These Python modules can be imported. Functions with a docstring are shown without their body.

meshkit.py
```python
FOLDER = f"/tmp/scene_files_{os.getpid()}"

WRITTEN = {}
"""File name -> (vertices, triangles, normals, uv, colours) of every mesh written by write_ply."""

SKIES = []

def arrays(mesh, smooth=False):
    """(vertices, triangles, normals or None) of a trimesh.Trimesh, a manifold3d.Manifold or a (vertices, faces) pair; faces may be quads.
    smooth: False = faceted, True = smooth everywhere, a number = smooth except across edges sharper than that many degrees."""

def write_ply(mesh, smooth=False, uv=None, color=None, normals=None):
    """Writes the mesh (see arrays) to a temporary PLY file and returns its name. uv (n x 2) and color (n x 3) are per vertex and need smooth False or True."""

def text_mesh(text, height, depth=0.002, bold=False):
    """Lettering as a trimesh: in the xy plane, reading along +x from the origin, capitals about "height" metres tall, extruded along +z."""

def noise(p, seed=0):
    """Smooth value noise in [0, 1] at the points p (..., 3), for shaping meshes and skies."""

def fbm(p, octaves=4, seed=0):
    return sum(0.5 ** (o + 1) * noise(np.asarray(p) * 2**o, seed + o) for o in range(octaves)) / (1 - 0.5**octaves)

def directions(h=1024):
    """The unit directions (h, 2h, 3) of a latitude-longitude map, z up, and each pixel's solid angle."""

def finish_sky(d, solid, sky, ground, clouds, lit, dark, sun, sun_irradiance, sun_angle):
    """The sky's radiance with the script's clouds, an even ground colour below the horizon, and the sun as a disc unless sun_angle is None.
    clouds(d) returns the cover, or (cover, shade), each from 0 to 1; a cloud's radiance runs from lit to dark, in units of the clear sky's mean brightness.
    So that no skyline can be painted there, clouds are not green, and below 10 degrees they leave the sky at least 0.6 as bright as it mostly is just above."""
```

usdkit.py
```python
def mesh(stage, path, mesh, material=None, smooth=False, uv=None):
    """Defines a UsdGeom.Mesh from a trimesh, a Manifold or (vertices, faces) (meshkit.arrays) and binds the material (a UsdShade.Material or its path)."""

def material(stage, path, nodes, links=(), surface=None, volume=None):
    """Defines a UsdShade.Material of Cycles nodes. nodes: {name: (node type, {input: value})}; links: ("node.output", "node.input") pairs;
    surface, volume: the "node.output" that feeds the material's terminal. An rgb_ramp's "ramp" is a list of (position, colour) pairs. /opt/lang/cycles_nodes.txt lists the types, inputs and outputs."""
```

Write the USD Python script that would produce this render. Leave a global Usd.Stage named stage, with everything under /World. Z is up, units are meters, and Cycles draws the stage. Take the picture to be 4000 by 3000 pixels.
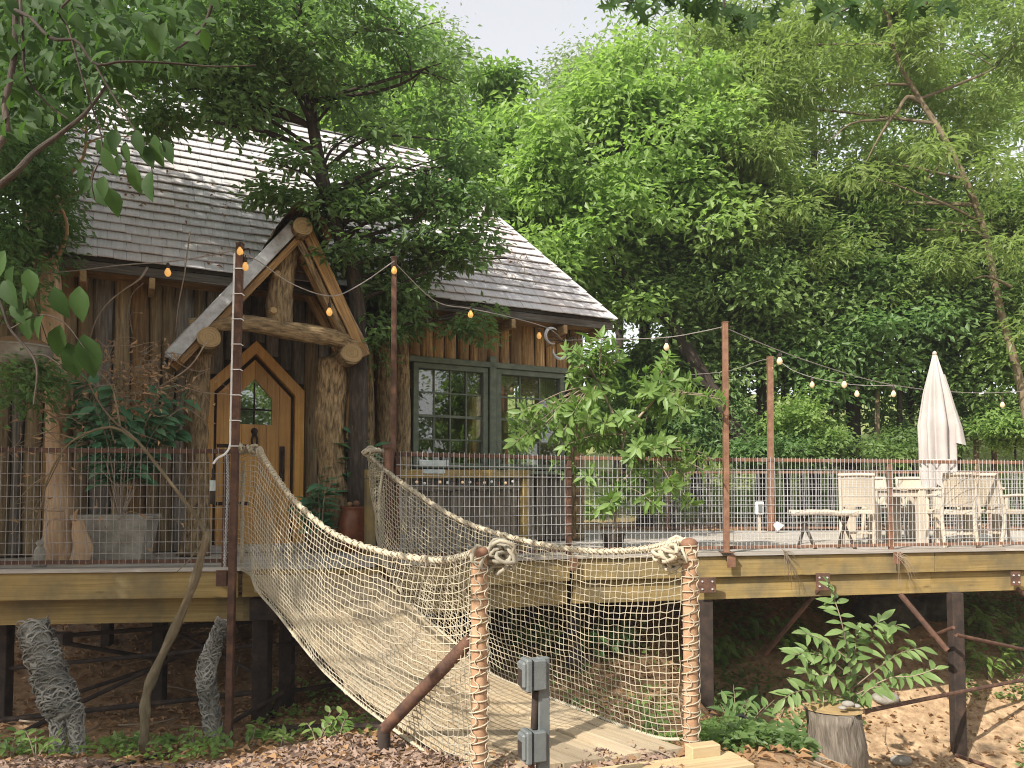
import math, random
import numpy as np
import trimesh
import usdkit, meshkit
from shapely.geometry import Polygon, box as sbox
from pxr import Usd, UsdGeom, UsdLux, UsdShade, Gf, Vt, Sdf

stage = Usd.Stage.CreateInMemory()
UsdGeom.SetStageUpAxis(stage, 'Z')
UsdGeom.SetStageMetersPerUnit(stage, 1.0)
WORLD = UsdGeom.Xform.Define(stage, '/World')
stage.SetDefaultPrim(WORLD.GetPrim())
UsdGeom.Scope.Define(stage, '/World/Looks')
rng = np.random.default_rng(7)
random.seed(7)

# ------------------------------------------------------------------ camera, sky, sun, exposure
CAMZ, PITCH, FPX = 0.66, math.radians(2.5), 3000.0
HORIZON = 1930.0
SHIFT = HORIZON - 1500.0 - FPX * math.tan(PITCH)
cam = UsdGeom.Camera.Define(stage, '/World/camera')
cam.CreateHorizontalApertureAttr(36.0)
cam.CreateVerticalApertureAttr(27.0)
cam.CreateFocalLengthAttr(27.0)
cam.CreateVerticalApertureOffsetAttr(SHIFT * 36.0 / 4000.0)
cam.CreateClippingRangeAttr(Gf.Vec2f(0.05, 3000.0))
cam.CreateExposureAttr(0.72)
cx = UsdGeom.Xformable(cam)
cx.AddTranslateOp().Set(Gf.Vec3d(0, 0, CAMZ))
cx.AddRotateXOp().Set(90.0 + math.degrees(PITCH))

SUN = np.array([-0.53, -0.60, 0.68]); SUN /= np.linalg.norm(SUN)
SUN_EL, SUN_ROT = math.asin(SUN[2]), math.atan2(SUN[0], SUN[1])
usdkit.material(stage, '/World/Looks/sky', {
    'sky': ('sky_texture', {'sky_type': 'single_scattering', 'sun_disc': False, 'sun_elevation': SUN_EL, 'sun_rotation': SUN_ROT, 'aerosol_density': 2.0}),
    'milk': ('hsv', {'saturation': 0.22, 'value': 1.4, 'fac': 1.0}),
    'tc': ('texture_coordinate', {}),
    'n': ('noise_texture', {'scale': 2.2, 'detail': 5.0, 'roughness': 0.55}),
    'r': ('map_range', {'from_min': 0.3, 'from_max': 0.7, 'to_min': 0.28, 'to_max': 0.44}),
    'm': ('mix_color', {'b': (4.5, 4.42, 4.45), 'use_clamp': False, 'use_clamp_result': False}),
    'bg': ('background_shader', {'strength': 0.13})},
    [('tc.generated', 'n.vector'), ('n.fac', 'r.value'), ('r.result', 'm.fac'), ('sky.color', 'milk.color'), ('milk.color', 'm.a'), ('m.result', 'bg.color')], surface='bg.background')
dome = UsdLux.DomeLight.Define(stage, '/World/sky')
UsdShade.MaterialBindingAPI.Apply(dome.GetPrim()).Bind(UsdShade.Material.Get(stage, '/World/Looks/sky'))
dome.GetPrim().SetCustomDataByKey('kind', 'structure')
sun = UsdLux.DistantLight.Define(stage, '/World/sun')
sun.CreateIntensityAttr(1.2)
sun.CreateAngleAttr(0.55)
sun.CreateNormalizeAttr(True)
sun.CreateColorAttr(Gf.Vec3f(1.0, 0.94, 0.84))
zq = Gf.Rotation(Gf.Vec3d(0, 0, 1), Gf.Vec3d(*map(float, SUN)))
UsdGeom.Xformable(sun).AddTransformOp().Set(Gf.Matrix4d().SetRotate(zq))

cp, sp = math.cos(PITCH), math.sin(PITCH)
def P(px, py, d):
    """World point seen at pixel (px, py) of the 4000 x 3000 photograph, at world depth y = d."""
    xc, yc = (px - 2000.0) / FPX, -(py - 1500.0 - SHIFT) / FPX
    k = d / (cp - yc * sp)
    return np.array([k * xc, d, CAMZ + k * (sp + yc * cp)])
def pix(p):
    p = np.asarray(p, float) - [0, 0, CAMZ]
    f = p[..., 1] * cp + p[..., 2] * sp
    u = -p[..., 1] * sp + p[..., 2] * cp
    return np.stack([2000 + FPX * p[..., 0] / f, 1500 + SHIFT - FPX * u / f], -1)

# ------------------------------------------------------------------ names, things, parts
used = {}
def numbered(parent, name):
    n = used.get((parent, name), 0)
    used[(parent, name)] = n + 1
    return f'{parent}/{name}' if n == 0 else f'{parent}/{name}_{n:03d}'

def tagp(prim, label=None, cat=None, group=None, kind=None):
    for k, v in (('label', label), ('category', cat), ('group', group), ('kind', kind)):
        if v: prim.SetCustomDataByKey(k, v)

def write_mesh(path, geo, mat, smooth=False, base=(0, 0, 0)):
    v, f, uv = geo
    v = np.asarray(v, float) - np.asarray(base, float)
    f = np.asarray(f, np.int32)
    m = UsdGeom.Mesh.Define(stage, path)
    m.CreatePointsAttr(Vt.Vec3fArray.FromNumpy(np.ascontiguousarray(v, np.float32)))
    m.CreateFaceVertexCountsAttr(Vt.IntArray.FromNumpy(np.full(len(f), 3, np.int32)))
    m.CreateFaceVertexIndicesAttr(Vt.IntArray.FromNumpy(np.ascontiguousarray(f).ravel()))
    m.CreateSubdivisionSchemeAttr('none')
    m.CreateDoubleSidedAttr(True)
    if smooth:
        n = np.zeros_like(v)
        fn = np.cross(v[f[:, 1]] - v[f[:, 0]], v[f[:, 2]] - v[f[:, 0]])
        for k in range(3): np.add.at(n, f[:, k], fn)
        ln = np.linalg.norm(n, axis=1, keepdims=True)
        n = np.where(ln > 1e-12, n / np.maximum(ln, 1e-12), [0, 0, 1.0])
        m.CreateNormalsAttr(Vt.Vec3fArray.FromNumpy(n.astype(np.float32)))
        m.SetNormalsInterpolation('vertex')
    if uv is not None:
        UsdGeom.PrimvarsAPI(m).CreatePrimvar('st', Sdf.ValueTypeNames.TexCoord2fArray, 'vertex').Set(Vt.Vec2fArray.FromNumpy(np.ascontiguousarray(uv, np.float32)))
    UsdShade.MaterialBindingAPI.Apply(m.GetPrim()).Bind(UsdShade.Material.Get(stage, '/World/Looks/' + mat))
    return m.GetPrim()

class Thing:
    def __init__(s, name, label, cat, base=(0, 0, 0), group=None, kind=None):
        s.path = numbered('/World', name)
        s.base = np.asarray(base, float)
        x = UsdGeom.Xform.Define(stage, s.path)
        x.AddTranslateOp().Set(Gf.Vec3d(*map(float, s.base)))
        s.prim = x.GetPrim()
        tagp(s.prim, label, cat, group, kind)
    def part(s, name, geo, mat, parent=None, smooth=False, label=None, kind=None):
        path = numbered(parent or s.path, name)
        p = write_mesh(path, geo, mat, smooth, s.base)
        tagp(p, label, None, None, kind)
        return path

def single(name, geo, mat, label, cat, smooth=False, group=None, kind=None):
    v = np.asarray(geo[0])
    path = numbered('/World', name)
    p = write_mesh(path, geo, mat, smooth)
    tagp(p, label, cat, group, kind)
    return p

def copy_of(src, name, label, cat, loc, rotz=0.0, group=None, scale=1.0):
    x = UsdGeom.Xform.Define(stage, numbered('/World', name))
    x.AddTranslateOp().Set(Gf.Vec3d(*map(float, loc)))
    x.AddRotateZOp().Set(math.degrees(rotz))
    if scale != 1.0: x.AddScaleOp().Set(Gf.Vec3f(scale, scale, scale))
    x.GetPrim().GetReferences().AddInternalReference(src.path)
    x.GetPrim().SetInstanceable(True)
    tagp(x.GetPrim(), label, cat, group)
    return x

# ------------------------------------------------------------------ shapes: (vertices, triangles, uv)
def nrm(a):
    a = np.asarray(a, float); return a / (np.linalg.norm(a, axis=-1, keepdims=True) + 1e-12)
def join(*gs):
    gs = [g for g in gs if g is not None]
    if len(gs) == 1 and isinstance(gs[0], list): gs = gs[0]
    n, vs, fs, us = 0, [], [], []
    for v, f, u in gs:
        vs.append(np.asarray(v, float)); fs.append(np.asarray(f, int) + n); us.append(np.zeros((len(v), 2)) if u is None else u); n += len(v)
    return np.vstack(vs), np.vstack(fs), np.vstack(us)
def move(g, t):
    return np.asarray(g[0]) + np.asarray(t, float), g[1], g[2]
def rotz(g, a, c=(0, 0, 0)):
    c = np.asarray(c, float); R = np.array([[math.cos(a), -math.sin(a), 0], [math.sin(a), math.cos(a), 0], [0, 0, 1]])
    return (np.asarray(g[0]) - c) @ R.T + c, g[1], g[2]

def _chamfer_template():
    pts = []
    for s in np.ndindex(2, 2, 2):
        s = np.array(s) * 2 - 1
        for k in range(3): pts.append((s, k))
    def make(hx, hy, hz, c):
        out = []
        for s, k in pts:
            h = np.array([hx, hy, hz]) - c
            h[k] += c
            out.append(s * h)
        return np.array(out)
    hull = trimesh.convex.convex_hull(make(1, 1, 1, 0.3))
    src = make(1, 1, 1, 0.3)
    idx = [int(np.argmin(((src - p) ** 2).sum(1))) for p in hull.vertices]
    F = np.array(idx)[hull.faces]
    return make, F
_cham, _chamF = _chamfer_template()
_boxV = np.array([[x, y, z] for x in (-1, 1) for y in (-1, 1) for z in (-1, 1)], float)
_boxF = np.array([[0, 1, 3], [0, 3, 2], [4, 6, 7], [4, 7, 5], [0, 4, 5], [0, 5, 1], [2, 3, 7], [2, 7, 6], [0, 2, 6], [0, 6, 4], [1, 5, 7], [1, 7, 3]])

def bx(c, size, axes=None, ch=0.0, long=None):
    """Box of full size about c, axes = 3 rows; uv.y runs along the longest side in metres."""
    h = np.asarray(size, float) / 2
    if ch > 0:
        v, f = _cham(*h, min(ch, h.min() * 0.8)), _chamF
    else:
        v, f = _boxV * h, _boxF
    L = int(np.argmax(size)) if long is None else long
    o = [k for k in range(3) if k != L]
    uv = np.stack([v[:, o[0]] + 1.37 * v[:, o[1]], v[:, L]], 1) + rng.uniform(0, 50, 2)
    if axes is not None: v = v @ np.asarray(axes, float)
    return v + np.asarray(c, float), f, uv
def beam(p0, p1, w, h, up=(0, 0, 1), ch=0.004):
    p0, p1 = np.asarray(p0, float), np.asarray(p1, float)
    a = nrm(p1 - p0); s = nrm(np.cross(a, up)); t = np.cross(s, a)
    return bx((p0 + p1) / 2, (np.linalg.norm(p1 - p0), w, h), (a, s, t), ch, long=0)
def frames(p):
    t = nrm(np.gradient(p, axis=0))
    a = np.zeros_like(p)
    r = np.array([0, 0, 1.0]) if abs(t[0][2]) < 0.9 else np.array([1.0, 0, 0])
    for i in range(len(p)):
        r = r - t[i] * (r @ t[i]); r = r / (np.linalg.norm(r) + 1e-9); a[i] = r
    return t, a, np.cross(t, a)
def tube(pts, r, sides=6, caps=True, rough=0.0, seed=0):
    p = np.asarray(pts, float)
    r = np.broadcast_to(np.asarray(r, float), (len(p),))
    t, a, b = frames(p)
    ang = np.arange(sides) * 2 * np.pi / sides
    ring = np.cos(ang)[None, :, None] * a[:, None] + np.sin(ang)[None, :, None] * b[:, None]
    rr = np.broadcast_to(r[:, None], (len(p), sides)).copy()
    if rough: rr *= 1 + rough * (2 * meshkit.fbm(np.stack([p[:, None, 0] + ring[..., 0] * 0.3, p[:, None, 1] + ring[..., 1] * 0.3, p[:, None, 2] * np.ones(sides)], -1) * 7.0, 3, seed) - 1)
    v = (p[:, None] + rr[..., None] * ring).reshape(-1, 3)
    l = np.concatenate([[0], np.cumsum(np.linalg.norm(np.diff(p, axis=0), axis=1))])
    uv = np.stack([(np.minimum(ang, 2 * np.pi - ang)[None] * r[:, None]), np.broadcast_to(l[:, None], (len(p), sides))], -1).reshape(-1, 2) + rng.uniform(0, 50, 2)
    i, j = np.meshgrid(np.arange(len(p) - 1), np.arange(sides), indexing='ij')
    k = (j + 1) % sides
    q0, q1, q2, q3 = i * sides + j, i * sides + k, (i + 1) * sides + k, (i + 1) * sides + j
    f = np.concatenate([np.stack([q0, q1, q2], -1).reshape(-1, 3), np.stack([q0, q2, q3], -1).reshape(-1, 3)])
    if caps:
        n = len(v)
        v = np.vstack([v, p[0], p[-1]]); uv = np.vstack([uv, uv[0], uv[-1]])
        m = (len(p) - 1) * sides
        jj = np.arange(sides); kk = (jj + 1) % sides
        f = np.vstack([f, np.stack([np.full(sides, n), kk, jj], 1), np.stack([np.full(sides, n + 1), m + jj, m + kk], 1)])
    return v, f, uv
def curve(pts, n=20):
    """Catmull-Rom through the points."""
    p = np.asarray(pts, float)
    if len(p) == 2: return p[0] + (p[1] - p[0]) * np.linspace(0, 1, n)[:, None]
    q = np.vstack([2 * p[0] - p[1], p, 2 * p[-1] - p[-2]])
    x = np.linspace(0, len(p) - 1 - 1e-9, n); i = x.astype(int); t = (x - i)[:, None]
    a, b, c, d = q[i], q[i + 1], q[i + 2], q[i + 3]
    return 0.5 * (2 * b + (c - a) * t + (2 * a - 5 * b + 4 * c - d) * t ** 2 + (3 * b - a - 3 * c + d) * t ** 3)
def lathe(c, prof, sides=16):
    """prof: (radius, z) pairs."""
    prof = np.asarray(prof, float)
    ang = np.arange(sides) * 2 * np.pi / sides
    v = np.stack([prof[:, None, 0] * np.cos(ang), prof[:, None, 0] * np.sin(ang), prof[:, None, 1] * np.ones(sides)], -1).reshape(-1, 3)
    n = len(prof)
    i, j = np.meshgrid(np.arange(n - 1), np.arange(sides), indexing='ij'); k = (j + 1) % sides
    f = np.concatenate([np.stack([i * sides + j, i * sides + k, (i + 1) * sides + k], -1).reshape(-1, 3), np.stack([i * sides + j, (i + 1) * sides + k, (i + 1) * sides + j], -1).reshape(-1, 3)])
    uv = np.stack([np.abs(v[:, 0]) + 1.3 * v[:, 1], v[:, 2]], 1)
    return v + np.asarray(c, float), f, uv
def prism(poly, z0, z1):
    out = []
    for g in getattr(poly, 'geoms', [poly]):
        if g.is_empty or g.area < 1e-5 or g.geom_type != 'Polygon': continue
        m = trimesh.creation.extrude_polygon(g, z1 - z0, engine='earcut')
        out.append((np.array(m.vertices) + [0, 0, z0], np.array(m.faces), None))
    return join(out) if out else None
def with_uv(g, along, across):
    v = np.asarray(g[0]); along = nrm(along); across = nrm(across)
    return v, g[1], np.stack([v @ across + 1.3 * v[:, 2], v @ along], 1) + rng.uniform(0, 50, 2)
def ico(c, r, sub=1, squash=(1, 1, 1)):
    m = trimesh.creation.icosphere(subdivisions=sub, radius=1.0)
    v = np.array(m.vertices) * r * np.asarray(squash)
    return v + np.asarray(c, float), np.array(m.faces), v[:, [0, 2]]

# leaves -----------------------------------------------------------
def leaves(c, d, n, L, W, fold=0.25, curl=0.0):
    """Folded four-point leaves: c base points, d direction, n normal (each N x 3), L, W arrays."""
    c, d, n = (np.asarray(x, float) for x in (c, d, n))
    d = nrm(d); s = nrm(np.cross(d, n)); n = np.cross(s, d)
    N = len(c); L = np.broadcast_to(L, (N,))[:, None]; W = np.broadcast_to(W, (N,))[:, None]
    mid = c + d * L * 0.45
    v = np.stack([c, mid + s * W / 2 + n * W * fold, c + d * L - n * L * curl, mid - s * W / 2 + n * W * fold], 1).reshape(-1, 3)
    k = np.arange(N)[:, None] * 4
    f = np.vstack([k + [0, 1, 2], k + [0, 2, 3]])
    uv = np.tile([[0, 0], [.5, .45], [0, 1], [-.5, .45]], (N, 1)).astype(float)
    return v, f, uv
def big_leaf(c, d, n, L, W, fold=0.18, droop=0.25):
    d = nrm(d); s = nrm(np.cross(d, n)); n = np.cross(s, d)
    prof = [(0.0, 0.0), (0.12, 0.42), (0.32, 0.92), (0.55, 1.0), (0.78, 0.62), (1.0, 0.0)]
    v, uv = [], []
    for t, w in prof:
        m = np.asarray(c) + d * L * t - n * droop * L * t * t
        if w == 0: v.append(m); uv.append((0, t))
        else:
            h = w * W / 2
            v += [m - s * h + n * h * 2 * fold, m, m + s * h + n * h * 2 * fold]; uv += [(-w / 2, t), (0, t), (w / 2, t)]
    f = [[0, 2, 1], [0, 3, 2]]
    for i in range(3):
        b = 1 + 3 * i
        for q in (0, 1): f += [[b + q, b + q + 1, b + q + 4], [b + q, b + q + 4, b + q + 3]]
    f += [[10, 11, 13], [11, 12, 13]]
    return np.array(v), np.array(f), np.array(uv, float)
def oak_leaf(c, d, n, L, W):
    d = nrm(d); s = nrm(np.cross(d, n)); n = np.cross(s, d)
    half = [(0, .02), (.12, .04), (.2, .3), (.27, .09), (.36, .12), (.5, .55), (.5, .12), (.62, .13), (.78, .42), (.74, .1), (.85, .12), (1.0, .0)]
    v = [np.asarray(c) + d * L * t - n * .1 * L * t * t for t, _ in half]
    m = len(half)
    for sg in (1, -1):
        v += [np.asarray(c) + d * L * t + s * sg * w * W + n * w * W * .25 - n * .1 * L * t * t for t, w in half]
    f = []
    for q in (1, 2):
        for i in range(m - 1):
            f += [[i, i + 1, q * m + i + 1], [i, q * m + i + 1, q * m + i]]
    return np.array(v), np.array(f), np.zeros((len(v), 2))
def rand_dirs(n, zmin=-1, zmax=1, r=None):
    r = rng if r is None else r
    z = r.uniform(zmin, zmax, n); a = r.uniform(0, 2 * np.pi, n); q = np.sqrt(1 - z * z)
    return np.stack([q * np.cos(a), q * np.sin(a), z], 1)
def clump_leaves(centers, radii, per, L, W, r, flat=0.6, droop=0.35, fold=0.2):
    """Sprays of leaves about clump centres; several leaves share a twig direction, so that they layer."""
    centers = np.asarray(centers, float); radii = np.broadcast_to(radii, (len(centers),))
    k = np.repeat(np.arange(len(centers)), per)
    g = r.normal(0, 0.5, (len(k), 3)); g[:, 2] *= flat
    ln = np.linalg.norm(g, axis=1, keepdims=True); g = g / np.maximum(ln / 1.15, 1)
    c = centers[k] + g * radii[k][:, None]
    out = nrm(g + 1e-6)
    d = nrm(out * [1, 1, 0.5] + rand_dirs(len(k), -0.6, 0.6, r) * 0.9 - [0, 0, droop])
    nn = nrm(np.array([0, 0, .75]) + rand_dirs(len(k), -0.9, 0.9, r) * 0.7 + out * 0.55)
    s = r.uniform(0.65, 1.25, len(k))
    return leaves(c, d, nn, L * s, W * s, fold, 0.12)

# ------------------------------------------------------------------ materials
def mat(name, nodes, links, surface): usdkit.material(stage, '/World/Looks/' + name, nodes, links, surface=surface)
def sc(c, k): return tuple(x * k for x in c)

def grain(name, cols, scale=(45, 2.0), rough=0.75, bump=0.4, dist=0.004, stain=None, stain_amt=0.4, vary=0.35, knots=False, detail=6.0, world_stain=1.3, spec=0.3):
    """Wood, bark and rope: noise stretched along uv.y, blotches, and a tone of its own for every piece."""
    n = {'tc': ('texture_coordinate', {}), 'oi': ('object_info', {}), 'geo': ('geometry', {}),
         'map': ('mapping', {'scale': (scale[0], scale[1], 1.0)}),
         'n1': ('noise_texture', {'scale': 1.0, 'detail': detail, 'roughness': 0.65, 'distortion': 0.35}),
         'ramp': ('rgb_ramp', {'ramp': cols}),
         'n2': ('noise_texture', {'scale': world_stain, 'detail': 4.0, 'roughness': 0.6}),
         'mr': ('map_range', {'from_min': 0.42, 'from_max': 0.68, 'to_min': 0.0, 'to_max': stain_amt, 'clamp': True}),
         'st': ('mix_color', {'b': stain or sc(cols[0][1], 0.7)}),
         'vr': ('map_range', {'from_min': 0.0, 'from_max': 1.0, 'to_min': 1.0 - vary, 'to_max': 1.0 + vary * 0.8}),
         'hs': ('hsv', {}),
         'b': ('bump', {'strength': bump, 'distance': dist}),
         'p': ('principled_bsdf', {'roughness': rough, 'specular_ior_level': spec})}
    l = [('tc.UV', 'map.vector'), ('map.vector', 'n1.vector'), ('n1.fac', 'ramp.fac'), ('geo.position', 'n2.vector'), ('n2.fac', 'mr.value'), ('mr.result', 'st.fac'),
         ('oi.random', 'vr.value'), ('vr.result', 'hs.value'), ('st.result', 'hs.color'), ('hs.color', 'p.base_color'), ('n1.fac', 'b.height'), ('b.normal', 'p.normal')]
    if knots:
        n |= {'km': ('mapping', {'scale': (5.0, 1.3, 1.0)}), 'kv': ('voronoi_texture', {'scale': 1.0}), 'kr': ('map_range', {'from_min': 0.02, 'from_max': 0.09, 'to_min': 0.75, 'to_max': 0.0, 'clamp': True}),
              'kx': ('mix_color', {'b': sc(cols[0][1], 0.35)})}
        l += [('tc.UV', 'km.vector'), ('km.vector', 'kv.vector'), ('kv.distance', 'kr.value'), ('kr.result', 'kx.fac'), ('ramp.color', 'kx.a'), ('kx.result', 'st.a')]
    else:
        l += [('ramp.color', 'st.a')]
    mat(name, n, l, 'p.BSDF')

grain('deck_wood', [(0.25, (.26, .225, .19)), (0.5, (.39, .355, .315)), (0.75, (.48, .45, .405))], (38, 1.6), stain=(.28, .23, .18), stain_amt=.4, vary=.15)
grain('bridge_wood', [(0.25, (.21, .155, .095)), (0.5, (.37, .285, .18)), (0.75, (.47, .38, .26))], (38, 1.6), stain=(.29, .26, .21), stain_amt=.4, vary=.28)
grain('fresh_pine', [(0.25, (.35, .255, .135)), (0.5, (.46, .36, .215)), (0.75, (.54, .45, .30))], (36, 1.2), stain=(.40, .26, .12), stain_amt=.4, vary=.12, knots=True)
grain('pine_beam', [(0.25, (.18, .12, .040)), (0.5, (.28, .195, .072)), (0.75, (.36, .27, .115))], (34, 0.9), stain=(.115, .10, .065), stain_amt=.75, world_stain=2.4, vary=.12, knots=True)
grain('slab_wood', [(0.22, (.075, .045, .022)), (0.42, (.23, .13, .055)), (0.58, (.39, .235, .095)), (0.8, (.52, .35, .16))], (38, 2.6), stain=(.10, .065, .04), stain_amt=.7, vary=.5, bump=.8, dist=.012, knots=True)
grain('grey_slab', [(0.22, (.05, .045, .04)), (0.45, (.14, .125, .105)), (0.6, (.22, .20, .17)), (0.8, (.30, .28, .25))], (44, 3.0), stain=(.09, .065, .045), stain_amt=.6, vary=.4, bump=.8, dist=.01)
grain('olive_slab', [(0.22, (.06, .045, .028)), (0.42, (.17, .128, .072)), (0.58, (.28, .21, .12)), (0.8, (.40, .32, .20))], (40, 2.6), stain=(.17, .10, .045), stain_amt=.5, vary=.3, bump=.8, dist=.01, knots=True)
grain('log_bark', [(0.34, (.05, .034, .02)), (0.46, (.17, .115, .058)), (0.56, (.30, .21, .11)), (0.72, (.40, .30, .18))], (34, 7.0), stain=(.11, .08, .045), stain_amt=.6, vary=.25, bump=1.0, dist=.02)
grain('peeled_log', [(0.25, (.24, .15, .085)), (0.45, (.40, .27, .165)), (0.6, (.48, .35, .23)), (0.8, (.55, .43, .31))], (24, 1.6), stain=(.34, .19, .09), stain_amt=.6, vary=.1, bump=.8, dist=.012)
grain('log_end', [(0.3, (.17, .105, .045)), (0.5, (.34, .235, .115)), (0.7, (.46, .34, .19))], (40, 12), vary=.1, stain=(.20, .13, .06), stain_amt=.5, world_stain=9.0)
grain('door_wood', [(0.25, (.32, .145, .030)), (0.5, (.48, .25, .062)), (0.75, (.58, .34, .10))], (40, 1.3), rough=.42, stain=(.22, .10, .025), stain_amt=.4, vary=.16, bump=.2, spec=.5)
grain('shingle', [(0.25, (.42, .405, .41)), (0.5, (.53, .515, .52)), (0.75, (.62, .60, .60))], (30, 3.0), stain=(.56, .45, .39), stain_amt=.35, vary=.07, bump=.6, dist=.006, rough=.8)
grain('bark', [(0.25, (.024, .018, .014)), (0.5, (.060, .046, .036)), (0.75, (.12, .095, .075))], (26, 5.0), vary=.2, bump=1.0, dist=.02, rough=.9)
grain('pale_bark', [(0.25, (.075, .055, .032)), (0.5, (.155, .118, .07)), (0.75, (.26, .205, .13))], (18, 5.0), vary=.2, bump=1.0, dist=.02, rough=.9, stain=(.10, .09, .06))
grain('twig', [(0.25, (.14, .105, .075)), (0.5, (.25, .195, .14)), (0.75, (.36, .29, .22))], (40, 6.0), vary=.3)
grain('rope', [(0.25, (.29, .24, .165)), (0.5, (.44, .38, .275)), (0.75, (.55, .49, .38))], (300, 60), vary=.08, stain=(.25, .235, .19), stain_amt=.7, bump=.6, dist=.002, rough=.9, world_stain=2.2)
grain('grey_fibre', [(0.25, (.15, .14, .12)), (0.5, (.26, .245, .215)), (0.75, (.38, .365, .325))], (90, 30), vary=.15, stain=(.16, .14, .11), stain_amt=.5, bump=.6, rough=.95)
grain('teak', [(0.25, (.36, .295, .22)), (0.5, (.48, .41, .325)), (0.75, (.57, .50, .42))], (40, 2.0), vary=.12, stain=(.38, .32, .25))
grain('stump_bark', [(0.25, (.05, .042, .034)), (0.5, (.15, .125, .10)), (0.75, (.30, .26, .21))], (30, 4.0), vary=.1, bump=1.0, dist=.03, stain=(.12, .09, .06))

def rust(name, a, b, c, rough=.85, metal=0.0):
    mat(name, {'geo': ('geometry', {}), 'n': ('noise_texture', {'scale': 9.0, 'detail': 7.0, 'roughness': .7}), 'r': ('rgb_ramp', {'ramp': [(.3, a), (.5, b), (.7, c)]}), 'n3': ('noise_texture', {'scale': 120.0, 'detail': 3.0}),
               'b': ('bump', {'strength': .35, 'distance': .002}), 'p': ('principled_bsdf', {'roughness': rough, 'metallic': metal, 'specular_ior_level': .3})},
        [('geo.position', 'n.vector'), ('geo.position', 'n3.vector'), ('n.fac', 'r.fac'), ('r.color', 'p.base_color'), ('n3.fac', 'b.height'), ('b.normal', 'p.normal')], 'p.BSDF')
rust('rust', (.045, .027, .021), (.095, .050, .034), (.17, .085, .050))
rust('orange_rust', (.115, .058, .036), (.19, .098, .060), (.265, .15, .098))
rust('tan_rust', (.24, .13, .07), (.36, .215, .125), (.46, .31, .20))
rust('dark_steel', (.018, .014, .012), (.035, .025, .02), (.07, .042, .03))
rust('wire', (.20, .17, .15), (.30, .27, .25), (.40, .37, .35), .6, .3)
rust('galvanised', (.34, .34, .34), (.46, .46, .46), (.58, .57, .56), .55, .2)
rust('weathered_metal', (.22, .20, .18), (.38, .39, .40), (.52, .53, .55), .55, .2)
rust('grey_plastic', (.10, .112, .112), (.125, .137, .137), (.15, .162, .162), .45)
rust('terracotta', (.10, .035, .018), (.16, .055, .026), (.22, .085, .04), .35)
rust('stone_grey', (.16, .15, .125), (.24, .225, .19), (.33, .31, .27), .9)
rust('dark_rock', (.035, .034, .03), (.065, .06, .05), (.12, .105, .085), .9)
rust('pale_stone', (.17, .155, .13), (.25, .23, .20), (.33, .31, .28), .9)
rust('window_green', (.085, .10, .075), (.125, .145, .105), (.17, .19, .14), .6)
rust('black_rubber', (.010, .010, .012), (.016, .016, .018), (.03, .03, .032), .5)
rust('interior', (.05, .042, .035), (.065, .055, .045), (.08, .07, .055), .9)
rust('sign_blue', (.30, .36, .36), (.42, .48, .48), (.54, .58, .57), .7)
rust('white_paint', (.62, .62, .60), (.72, .72, .70), (.80, .80, .78), .5)
rust('red_paint', (.26, .05, .035), (.36, .085, .05), (.44, .14, .08), .7)

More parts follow.
